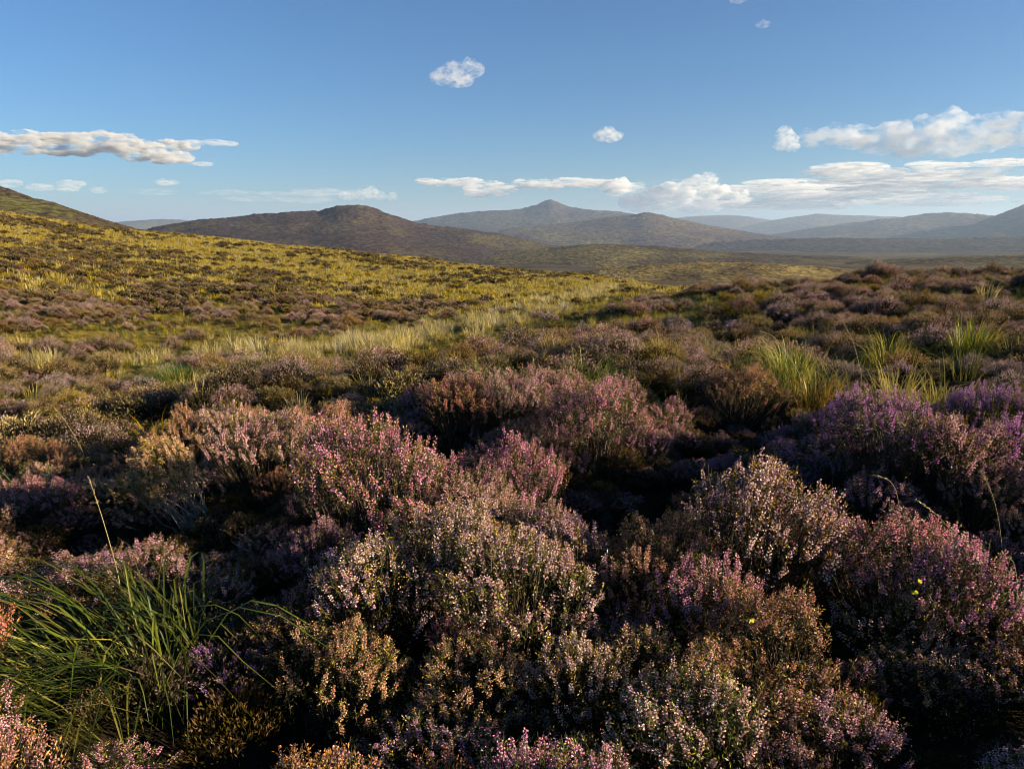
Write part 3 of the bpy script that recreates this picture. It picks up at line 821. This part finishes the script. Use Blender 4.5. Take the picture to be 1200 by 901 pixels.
for tx, ty, t in TUSSOCKS: ok &= (hx - tx) ** 2 + (hy - ty) ** 2 > {'c': 0.6, 'b': 0.4, 'd': 0.34, 'g': 0.34}.get(t[0], 0.24) ** 2
pe = to_pix(hx - 0.36 * s, hy, hz + 0.5)
ok &= (rr > R_NEAR - 0.25) | (pe[2] < 0.2) | (pe[0] > 1210)
scatter('heather', 'sea of small pink and brown heather plants covering the plateau behind the near bushes, plus unseen shade casters beside the camera', mids, np.c_[hx, hy, hz][ok], s[ok], 11, idx=idx[ok])
gk = (~hk & (gl < 0.55)) | (np.random.default_rng(71).random(len(x)) < 0.16 * (1 - sstep(18, 30, np.hypot(x, y))))
gx, gy, gz = x[gk], y[gk], z[gk]
s = np.random.default_rng(7).uniform(0.7, 1.3, len(gx)) * (1 - 0.45 * sstep(10, 20, np.hypot(gx, gy)))
scatter('grass', 'green and olive moor grass growing between the heather of the plateau', tufts_mid, np.c_[gx, gy, gz], s, 12)
# low shoots on the peat between the near bushes
x, y, z = area_points(0.9, R_NEAR + 0.3, -45, 45, 24.0, 305)
s = np.random.default_rng(18).uniform(0.25, 0.55, len(x))
scatter('heather', 'low dark heather shoots and litter on the peat between the near bushes', [mids[8], mids[9], mids[12], mids[13]], np.c_[x, y, z], s, 16, tilt=0.4)
# far slope
x, y, z = area_points(34, 135, -43, 40, 4.4, 303)
k = np.hypot(x, y) > np.random.default_rng(3).uniform(34, 54, len(x)); x, y, z = x[k], y[k], z[k]
b, gl = cover(x, y); u = np.random.default_rng(8).random(len(x))
hk = (b + (u - 0.5) * 0.6 + 0.5 * fbm(x / 13, y / 17, 3, 95) < 0.34) & (gl < 0.45)
s = np.random.default_rng(9).uniform(0.55, 1.15, hk.sum())
scatter('heather', 'dark brown heather patches covering the far slope and its crest', fars, np.c_[x[hk], y[hk], z[hk]], s, 13)
gk = ~hk & (gl < 0.5)
s = np.random.default_rng(10).uniform(0.7, 1.6, gk.sum())
scatter('grass', 'golden green grass between the heather patches of the far slope', tufts_far, np.c_[x[gk], y[gk], z[gk]], s, 14)
# pale dry grass along the gully
x, y, z = area_points(11, 100, -43, 43, 9.0, 304)
b, gl = cover(x, y); u = np.random.default_rng(15).random(len(x))
k = (gl > 0.25 + u * 0.5) & (u < 1.2 * 30 / (np.hypot(x, y) + 12))
s = np.random.default_rng(16).uniform(0.7, 1.25, k.sum()) * (1 + np.hypot(x, y)[k] / 110)
scatter('grass', 'pale straw coloured dry grass lining the gully', tufts_dry, np.c_[x[k], y[k], z[k]], s, 15)

# ------------------------------------------------------------------ grass tussocks of the foreground
def tussock_mesh(seed, n, L, spread, wid, lean, name, dry=0.15, k=7):
    r_ = np.random.default_rng(seed); S = Soup()
    th = r_.random(n) * 6.283; rad = spread * np.sqrt(r_.random(n))
    p0 = np.c_[rad * np.cos(th), rad * np.sin(th), np.full(n, -0.04)]
    ln = L * r_.uniform(0.5, 1.25, n)
    a = th + r_.normal(0, 0.6, n)
    o = np.c_[np.cos(a), np.sin(a), np.zeros(n)]
    wide = name == 'broad_leaved'
    f = r_.uniform(0.5 if wide else 0.2, 1.15 if wide else 0.95, n)[:, None]
    ld = np.array([lean[0], lean[1], 0.0]) * (np.clip(r_.normal(0.85, 0.5, (n, 1)), -0.6, 1.5) if wide else 1.0)
    p2 = p0 + (o * f * (0.7 if wide else 0.8) + ld * (0.5 + f)) * ln[:, None] + np.c_[np.zeros((n, 2)), ln * ((0.62 if wide else 0.95) - (0.55 if wide else 0.85) * f[:, 0])]
    p1 = p0 + (o * f * 0.2 + ld * (0.45 if wide else 0.2)) * ln[:, None] + np.c_[np.zeros((n, 2)), ln * ((0.78 if wide else 0.85) - 0.1 * f[:, 0])]
    pts = bezier(p0, p1, p2, k) + np.cumsum(r_.normal(0, 0.004, (n, k, 3)), 1)
    if wide: pts = pts + np.cumsum(r_.normal(0, 0.012, (n, k, 3)), 1) * np.linspace(0, 1, k)[None, :, None]; dry = 0.22
    w = wid * r_.uniform(0.4, 1.3, (n, 1)) * np.array([0.7, 1, 1, 0.9, 0.75, 0.5, 0.08])[None]
    c = np.where(r_.random(n) < dry, r_.uniform(0.8, 1.0, n), r_.uniform(0.1, 0.75, n))
    ribbons(S, pts, w, c)
    return S, pts, w, c
TLAB = {'broad_leaved': 'large tussock of long arching green grass, tinted dark for shade, at the lower left corner',
        'a': 'thin grass tuft left of the bare-stemmed heather, catching the light', 'b': 'bright green tuft just below the shaded mound of grass at left',
        'c': 'big dark green mound of shaded grass at the edge of the gully', 'd': 'tall silvery green tussock, brightened for backlight, with swept blades on the plateau, tallest of the right half',
        'e': 'low orange brown tuft just below the silvery green tussock', 'f': 'thin tall yellow green tuft right of the silvery green tussock',
        'g': 'rounded yellow green tussock near the right edge of the plateau', 'h': 'green tuft behind the pink heather dome in the middle',
        'i': 'green tuft behind the brown heather dome left of centre', 'j': 'dark green tuft below the pale dry grass of the gully',
        'k': 'reddish brown dry tuft beside the bent grass stalks at the right edge', 'l': 'small yellow green tuft among the purple heather',
        'm': 'dark shaded tuft of fine grass at the left edge above the pink heather row', 'n': 'small bright tuft left of the silvery green tussock',
        'o': 'brownish tuft between the silvery tussock and the rounded yellow one', 'p': 'small olive tuft at the foot of the pale gully grass'}
for i, (x, y, t) in enumerate(TUSSOCKS):
    nm, px, py, L, n, tint, lean = t
    z = float(ground_h(np.array([x]), np.array([y]))[0])
    L = L * (1.0 if nm == 'broad_leaved' else 1.08)
    e = obj('grass_tussock', None, loc=(x, y, z), category='grass tussock', label=TLAB[nm], group='grass tussocks among the heather')
    big = nm == 'broad_leaved'
    S, pts, w, c = tussock_mesh(700 + i, n if big else int(n * 1.7), L, 0.30 if big else 0.42 if nm == 'c' else 0.18, 0.0065 if big or py > 480 else 0.0065, lean, nm)
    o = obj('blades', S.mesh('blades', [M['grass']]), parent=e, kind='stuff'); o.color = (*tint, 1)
    # the broadest blades one by one
    S2, pts, w, c = tussock_mesh(800 + i, 36 if big else 8, L * 1.12, 0.22 if big else 0.10, 0.011 if big else 0.009, lean, nm)
    for q in range(len(pts)):
        B = Soup(); ribbons(B, pts[q:q + 1], w[q:q + 1], c[q:q + 1])
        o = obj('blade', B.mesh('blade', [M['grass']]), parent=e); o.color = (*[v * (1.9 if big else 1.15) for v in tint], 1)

# ------------------------------------------------------------------ single grass stalks and yellow leaves
def stalk(path, hgts, label, wid=0.003, head=True):
    """path: pixel polyline from foot to tip, standing at the foot's distance"""
    x0, y0 = ground_at(path[0][0], path[0][1], 0.25)
    D_ = y0 * cp - (0.25 - ZC) * sp
    pts = []
    for q, (px, py) in enumerate(path):
        az, te = pix_dir(px, py)
        yy = y0 + hgts * q
        r = yy / math.cos(az)
        pts.append((r * math.sin(az), yy, ZC + r * float(te)))
    pts = np.array(pts)
    pts = np.vstack([[pts[0][0], pts[0][1], pts[0][2] - 0.25], pts])
    t = np.linspace(0, len(pts) - 1, 16)
    p = np.stack([np.interp(t, np.arange(len(pts)), pts[:, k]) for k in range(3)], 1)
    ker = np.array([1, 2, 1]) / 4.0
    for _ in range(2):
        p[1:-1] = (p[:-2] + 2 * p[1:-1] + p[2:]) / 4
    base = p[0].copy()
    e = obj('grass_stalk', None, loc=base, category='grass stalk', label=label, group='single grass stalks')
    S = Soup(); p = p - base
    tubes(S, p[None], np.linspace(wid * 0.6, wid * 0.3, 16)[None], np.array([0.5]), 4)
    obj('stem', S.mesh('stem', [M['straw']]), parent=e)
    if head:
        S = Soup(); r_ = np.random.default_rng(len(label))
        n = 46; tt = r_.uniform(11.5, 15, n)
        c = np.stack([np.interp(tt, np.arange(16), p[:, k]) for k in range(3)], 1)
        d = norm(np.repeat(norm((p[15] - p[11])[None]), n, 0) + r_.normal(0, 0.3, (n, 3)))
        diamonds(S, c, d, r_.uniform(0.010, 0.018, n), r_.uniform(0.002, 0.004, n), r_.random(n), r_)
        obj('seed_head', S.mesh('seed_head', [M['straw']]), parent=e)
stalk([(1055, 640), (1055, 600), (1050, 572), (1040, 560), (1022, 557)], 0.0, 'straw stalk with a drooping hooked tip above the pink heather at right')
stalk([(1150, 690), (1130, 645), (1110, 615), (1090, 596), (1074, 586)], 0.0, 'thin straw stalk leaning left, between the hooked stalk and the upright one')
stalk([(1176, 660), (1171, 610), (1163, 578), (1150, 553)], 0.0, 'upright straw stalk nearest the right edge of the frame')
stalk([(1192, 720), (1192, 680), (1188, 655), (1172, 650)], 0.0, 'short bent straw stalk with a kinked top at the right edge')
stalk([(142, 690), (134, 655), (118, 600), (104, 560)], 0.03, 'long pale straw stalk rising out of the big dark tussock', 0.0036)
stalk([(104, 545), (92, 518), (76, 492), (64, 478)], 0.02, 'slanted pale stalk behind the long one, above the brown heather', 0.004)
stalk([(978, 540), (984, 522), (992, 512), (1001, 505)], 0.0, 'short straight stalk poking out of the shade below the purple heather', 0.003, False)
stalk([(940, 440), (915, 405), (905, 392), (890, 388)], 0.0, 'nodding stalk with feathery head on the silvery green tussock', 0.005)
stalk([(1010, 440), (1000, 400), (985, 372)], 0.0, 'tall thin stalk standing between the two bright tussocks', 0.005)
def yellow_leaf(px, py, hgt, label, seed):
    x, y = ground_at(px, py, hgt)
    az, te = pix_dir(px, py); r = math.hypot(x, y); z = ZC + r * float(te)
    k = 0.94; x, y, z = x * k, y * k, ZC + (z - ZC) * k
    r_ = np.random.default_rng(seed)
    a = np.linspace(0, 2 * math.pi, 14)[:-1]
    rr = 0.0095 * (1 + 0.25 * np.cos(2 * a) + r_.normal(0, 0.06, len(a)))
    V = np.c_[rr * np.cos(a), 0.004 * np.sin(3 * a), rr * np.sin(a)]
    V = np.vstack([[0, -0.004, 0], V]); n = len(a)
    F = np.array([[0, 1 + i, 1 + (i + 1) % n] for i in range(n)])
    o = obj('yellow_leaf', mesh_np('yellow_leaf', V, F, [M['yellow']], True, {'rnd': r_.random(n + 1)}), loc=(x, y, z), category='leaf', label=label)
    o.rotation_euler = (0.5, 0.3, 0.6 + seed)
yellow_leaf(1078, 681, 0.36, 'upper bright yellow leaf on the pink heather at right', 1)
yellow_leaf(1072, 694, 0.34, 'lower bright yellow leaf just under the other on the pink heather', 2)
yellow_leaf(881, 727, 0.34, 'small yellow leaf on the faded heather left of the other two', 3)

# ------------------------------------------------------------------ labels of the heather bushes
def label_bushes():
    marks = [(205, 580, 'the bare-stemmed bush'), (90, 720, 'the big arching tussock'), (1055, 600, 'the hooked stalk'), (881, 727, 'the small yellow leaf'), (1075, 686, 'the yellow leaf pair'),
             (715, 575, 'the black hollow in the middle'), (930, 425, 'the silvery green tussock'), (1140, 402, 'the rounded yellow tussock'), (210, 440, 'the dark grass mound'),
             (690, 442, 'the green tuft at centre'), (1175, 690, 'the reddish tuft at the right edge'), (575, 448, 'the green tuft left of centre'), (600, 890, 'the middle of the bottom edge'),
             (960, 690, 'the dark pocket at right'), (990, 525, 'the short straight stalk'), (1110, 470, 'the small tuft amid purple heather'), (1165, 570, 'the upright straw stalk'),
             (125, 620, 'the long pale stalk'), (470, 425, 'the dark tuft under the dry grass'), (400, 560, 'the largest pink bush'), (820, 405, 'the small bright tuft')]
    words = ['nearest', 'second', 'third', 'fourth', 'fifth', 'sixth', 'seventh', 'eighth', 'ninth', 'tenth', 'eleventh', 'twelfth', 'thirteenth', 'fourteenth', 'fifteenth', 'sixteenth', 'seventeenth', 'eighteenth', 'nineteenth', 'twentieth', 'twenty-first', 'twenty-second', 'twenty-third', 'twenty-fourth']
    acc = {}
    for q in bushes:
        e, x, y, z, R_, c = q
        px, py, d = to_pix(x, y, z + 0.3)
        best = min(marks, key=lambda m: math.hypot(m[0] - px, (m[1] - py) * 1.6))
        dx, dy = px - best[0], (py - best[1]) * 1.6
        side = ('right of' if dx > 0 else 'left of') if abs(dx) > abs(dy) else ('below' if dy > 0 else 'above')
        acc.setdefault((c, side, best[2]), []).append((math.hypot(dx, dy), e))
    for (c, side, mk), L in acc.items():
        L.sort(key=lambda t: t[0])
        for i, (_, e) in enumerate(L):
            if e is bare: continue
            e['label'] = f'{c} heather bush {side} {mk}' + ('' if len(L) == 1 else f', {words[min(i, 23)]} closest' if i else ', closest of them')
            e['group'] = 'heather bushes of the foreground'
    bare['label'] = 'leaning tan heather bush with pale bare twisted stems showing'
    bare['group'] = 'heather bushes of the foreground'
label_bushes()

# ------------------------------------------------------------------ clouds
def vnoise3(p, s=0):
    i = np.floor(p).astype(np.int64); f = p - i; f = f * f * (3 - 2 * f)
    def hh(a, b, c): return hash2(i[:, 0] + a + (i[:, 2] + c) * 57, i[:, 1] + b + (i[:, 2] + c) * 131, s)
    r = 0
    for a in (0, 1):
        for b in (0, 1):
            for c in (0, 1):
                w = (f[:, 0] if a else 1 - f[:, 0]) * (f[:, 1] if b else 1 - f[:, 1]) * (f[:, 2] if c else 1 - f[:, 2])
                r = r + w * hh(a, b, c)
    return r
def fbm3(p, octv, s=0, g=0.55):
    t = 0; a = 1.0; n = 0
    for k in range(octv):
        t = t + a * np.abs(vnoise3(p, s + k * 13) * 2 - 1); n += a; a *= g; p = p * 2.07 + 3.1
    return t / n
def cloud_mat(name, dens, size, seed, st=1.0, white=0.99, thr=0.43):
    """water droplets thinning out in wisps; size = metres across of one billow"""
    m, nt, out = new_mat(name)
    v = nd(nt, 'ShaderNodeVolumePrincipled')
    v.inputs['Color'].default_value = (white, white, white, 1)  # below full white, cloud shade is put into the droplet colour
    v.inputs['Anisotropy'].default_value = 0.0
    tc = nd(nt, 'ShaderNodeTexCoord')
    mp = nd(nt, 'ShaderNodeMapping'); mp.inputs['Scale'].default_value = (1 / st, 1 / st, 1.6); mp.inputs['Location'].default_value = (seed * 913.0, 0, 0)
    nt.links.new(tc.outputs['Object'], mp.inputs['Vector'])
    n = noise_node(nt, mp.outputs[0], 1.0 / size, 5, 0.68)
    mr = nd(nt, 'ShaderNodeMapRange'); mr.inputs[1].default_value = thr; mr.inputs[2].default_value = thr + 0.23
    mr.inputs[3].default_value = 0.0; mr.inputs[4].default_value = dens
    nt.links.new(n.outputs['Fac'], mr.inputs[0]); nt.links.new(mr.outputs[0], v.inputs['Density'])
    nt.links.new(v.outputs[0], out.inputs['Volume'])
    m.cycles.volume_step_rate = 0.2
    return m
def cloud(label, blobs, D, dens, flat=1.0, detail=1.0, seed=0, vox=0.06, st=1.0, white=0.99, thr=0.43):
    """blobs: (px, py, rx, ry) puffs in the photograph's pixels, built at D metres"""
    bl = np.array(blobs, float)
    sc_ = D / F0
    az0, te0 = pix_dir(bl[:, 0].mean(), bl[:, 1].mean())
    c0 = np.array([math.sin(az0) * D, math.cos(az0) * D, ZC + D * float(te0)])
    right = np.array([math.cos(az0), -math.sin(az0), 0]); fwd = np.array([math.sin(az0), math.cos(az0), 0])
    import bmesh
    bm_ = bmesh.new()
    r_ = random.Random(seed)
    mx, my = bl[:, 0].mean(), bl[:, 1].mean()
    for px, py, rx, ry in blobs:
        g = bmesh.ops.create_icosphere(bm_, subdivisions=3, radius=1.0)
        depth = r_.uniform(-0.6, 0.6) * rx
        for v in g['verts']:
            q = v.co
            v.co = Vector(((px - mx) + q.x * rx, depth + q.y * max(rx * 0.8, ry) * flat, (my - py) + q.z * ry))
    me0 = bpy.data.meshes.new('tmp'); bm_.to_mesh(me0); bm_.free()
    o0 = bpy.data.objects.new('tmp', me0); col.objects.link(o0)
    md = o0.modifiers.new('r', 'REMESH'); md.mode = 'VOXEL'; md.voxel_size = vox * float(bl[:, 3].max())
    dg = bpy.context.evaluated_depsgraph_get()
    me1 = bpy.data.meshes.new_from_object(o0.evaluated_get(dg))
    bpy.data.objects.remove(o0); bpy.data.meshes.remove(me0)
    n = len(me1.vertices)
    V = np.empty(n * 3, np.float32); me1.vertices.foreach_get('co', V); V = V.reshape(-1, 3).astype(float)
    N = np.empty(n * 3, np.float32); me1.vertices.foreach_get('normal', N); N = N.reshape(-1, 3)
    ryy = float(np.median(bl[:, 3]))
    amp = ((0.5 - fbm3(V / (ryy * 1.2) + seed * 7.7, 7, seed, 0.68)) * 2.0 + 0.10) * ryy * detail
    base = sstep(-0.9, 0.1, N[:, 2]) * 0.75 + 0.25
    V = V + N * (amp * base)[:, None]
    me1.vertices.foreach_set('co', V.astype(np.float32).ravel()); me1.update()
    o0 = bpy.data.objects.new('tmp', me1); col.objects.link(o0)
    md = o0.modifiers.new('r', 'REMESH'); md.mode = 'VOXEL'; md.voxel_size = 0.8 * vox * float(bl[:, 3].max())
    dg = bpy.context.evaluated_depsgraph_get()
    me2 = bpy.data.meshes.new_from_object(o0.evaluated_get(dg))
    bpy.data.objects.remove(o0); bpy.data.meshes.remove(me1); me1 = me2; me1.name = 'cloud'
    n = len(me1.vertices); V = np.empty(n * 3, np.float32); me1.vertices.foreach_get('co', V); V = V.reshape(-1, 3).astype(float)
    Wp = (V[:, :1] * right + V[:, 1:2] * fwd + V[:, 2:] * np.array([0, 0, 1.0])) * sc_
    me1.vertices.foreach_set('co', Wp.astype(np.float32).ravel())
    me1.materials.clear(); me1.materials.append(cloud_mat('cloud', dens / (sc_ * 9), ryy * sc_ * 1.3, seed, st, white, thr))
    me1.update()
    o = obj('cloud', me1, loc=c0, category='cloud', label=label, group='clouds')
    return o
cloud('small white puff cloud high in the blue, alone above the pointed mountain', [(520, 92, 12, 8), (534, 90, 14, 10), (530, 82, 8, 7), (549, 82, 9, 8), (557, 84, 7, 6), (540, 95, 12, 6)], 9000, 0.7, 1, 0.8, 1, 0.10, 1.0, 0.99, 0.46)
cloud('tiny oval white cloud right of the middle, above the skyline bank', [(706, 160, 9, 5), (716, 160, 10, 6), (712, 157, 8, 5), (722, 161, 7, 4)], 12000, 0.9, 1, 0.8, 2, 0.12)
cloud('small egg-shaped white cloud left of the large white one', [(920, 160, 8, 7), (924, 166, 9, 9), (917, 170, 7, 6), (928, 172, 7, 5)], 12000, 0.9, 1, 0.7, 3, 0.12)
cloud('large white billowing cloud at the right edge', [(986, 158, 8, 7), (1004, 156, 9, 7), (1022, 160, 14, 9), (1042, 165, 16, 10), (1064, 166, 20, 14), (1090, 163, 22, 16), (1112, 156, 16, 15), (1110, 166, 22, 14), (1135, 163, 22, 14),
       (1158, 160, 20, 14), (1182, 156, 20, 15), (1185, 164, 26, 12), (1215, 158, 24, 17), (1075, 172, 24, 8)], 13000, 0.7, 1, 0.9, 4, 0.10, 1.2, 0.99, 0.44)
cloud('long grey cloud, colour darkened for shade, with a sunlit right part low at the left', [(14, 174, 10, 7), (34, 174, 18, 10), (58, 172, 18, 10), (82, 172, 20, 10), (104, 172, 20, 10), (125, 168, 18, 9), (140, 172, 18, 9), (160, 174, 18, 7), (178, 170, 12, 6), (186, 180, 18, 5),
       (200, 168, 9, 4), (172, 182, 16, 5), (150, 180, 16, 6)], 14000, 3.5, 1, 0.8, 5, 0.10, 2.4, 0.80, 0.46)
cloud('thin streak of cloud trailing right of the long grey cloud', [(230, 169, 14, 2.4), (250, 168, 14, 3), (264, 169, 10, 2.4), (215, 187, 14, 2.6), (236, 191, 12, 2)], 15000, 0.9, 1, 0.6, 6, 0.15, 4.0)
cloud('small broken flecks of cloud above the left brown hill', [(36, 218, 10, 3), (60, 221, 12, 3), (86, 217, 12, 3.4), (82, 222, 10, 2), (108, 222, 7, 3), (172, 213, 11, 3)], 22000, 0.8, 1, 0.9, 7, 0.15, 3.0)
cloud('small cumulus just above the craggy hill', [(410, 231, 9, 4), (424, 229, 8, 5), (434, 227, 8, 6), (444, 230, 8, 4.5), (458, 231, 6, 4)], 26000, 0.9, 1, 0.9, 8, 0.12)
cloud('grey and white cloud strip over the pointed mountain', [(505, 214, 14, 3), (530, 216, 18, 4), (552, 216, 18, 4), (575, 219, 18, 5), (590, 224, 16, 6), (560, 226, 18, 5), (615, 217, 16, 5), (640, 218, 20, 5), (665, 215, 20, 4), (690, 216, 20, 4), (715, 217, 18, 4)], 26000, 2.4, 1.5, 1.0, 9, 0.14, 4.0, 0.92, 0.48)
cloud('heaped white cumulus on the skyline right of the pointed mountain', [(730, 222, 18, 7), (748, 228, 20, 9), (770, 232, 22, 10), (795, 230, 22, 12), (815, 224, 14, 12), (825, 220, 10, 10), (838, 232, 16, 9), (855, 234, 14, 7), (760, 240, 30, 6), (810, 242, 34, 6)], 25000, 2.2, 1, 1.0, 10, 0.12, 1.8, 0.97, 0.47)
r_ = random.Random(12)
def bank(label, x0, x1, y0, y1, n, seed, D, ry=(2, 5), dens=0.6):
    r_ = random.Random(seed)
    bl = [(r_.uniform(x0, x1), r_.uniform(y0, y1), r_.uniform(18, 42), r_.uniform(*ry)) for _ in range(n)]
    return cloud(label, bl, D, dens, 1.2, 1.0, seed, 0.22, 6.0, 0.95, 0.48)
bank('layered grey white cloud bank low on the right of the sky', 1010, 1230, 192, 226, 44, 13, 24000, (1.2, 2.8), 2.4)
bank('long flat cloud layers on the skyline under the large white cloud', 860, 1230, 214, 243, 64, 14, 30000, (1.2, 2.6), 2.6)
bank('faint thin cloud veil low above the craggy hill', 200, 380, 226, 234, 10, 15, 34000, (1.5, 3), 0.25)
cloud('thin cloud scraps at the top edge of the sky', [(866, 1, 8, 4), (872, -2, 8, 4), (893, 27, 7, 3)], 7000, 0.3, 1, 1, 16, 0.2)

# ------------------------------------------------------------------ the air between here and the hills
def haze():
    import bmesh
    b_ = bmesh.new()
    bmesh.ops.create_cube(b_, size=1.0)
    gz = min(min(v.co.z for v in o.data.vertices) for o in col.objects if o.get('kind') == 'structure') - 1.0
    for v in b_.verts:
        v.co = Vector((v.co.x * 64000, v.co.y * 64000, gz if v.co.z < 0 else 500.0))
    me = bpy.data.meshes.new('haze'); b_.to_mesh(me); b_.free()
    m, nt, out = new_mat('haze_air')
    v = nd(nt, 'ShaderNodeVolumePrincipled')
    v.inputs['Color'].default_value = (0.54, 0.72, 1.0, 1)
    v.inputs['Density'].default_value = 5.6e-5
    v.inputs['Anisotropy'].default_value = 0.2
    nt.links.new(v.outputs[0], out.inputs['Volume'])
    me.materials.append(m)
    obj('haze', me, kind='stuff', label='thin blue haze between the moor and the far hills')
haze()
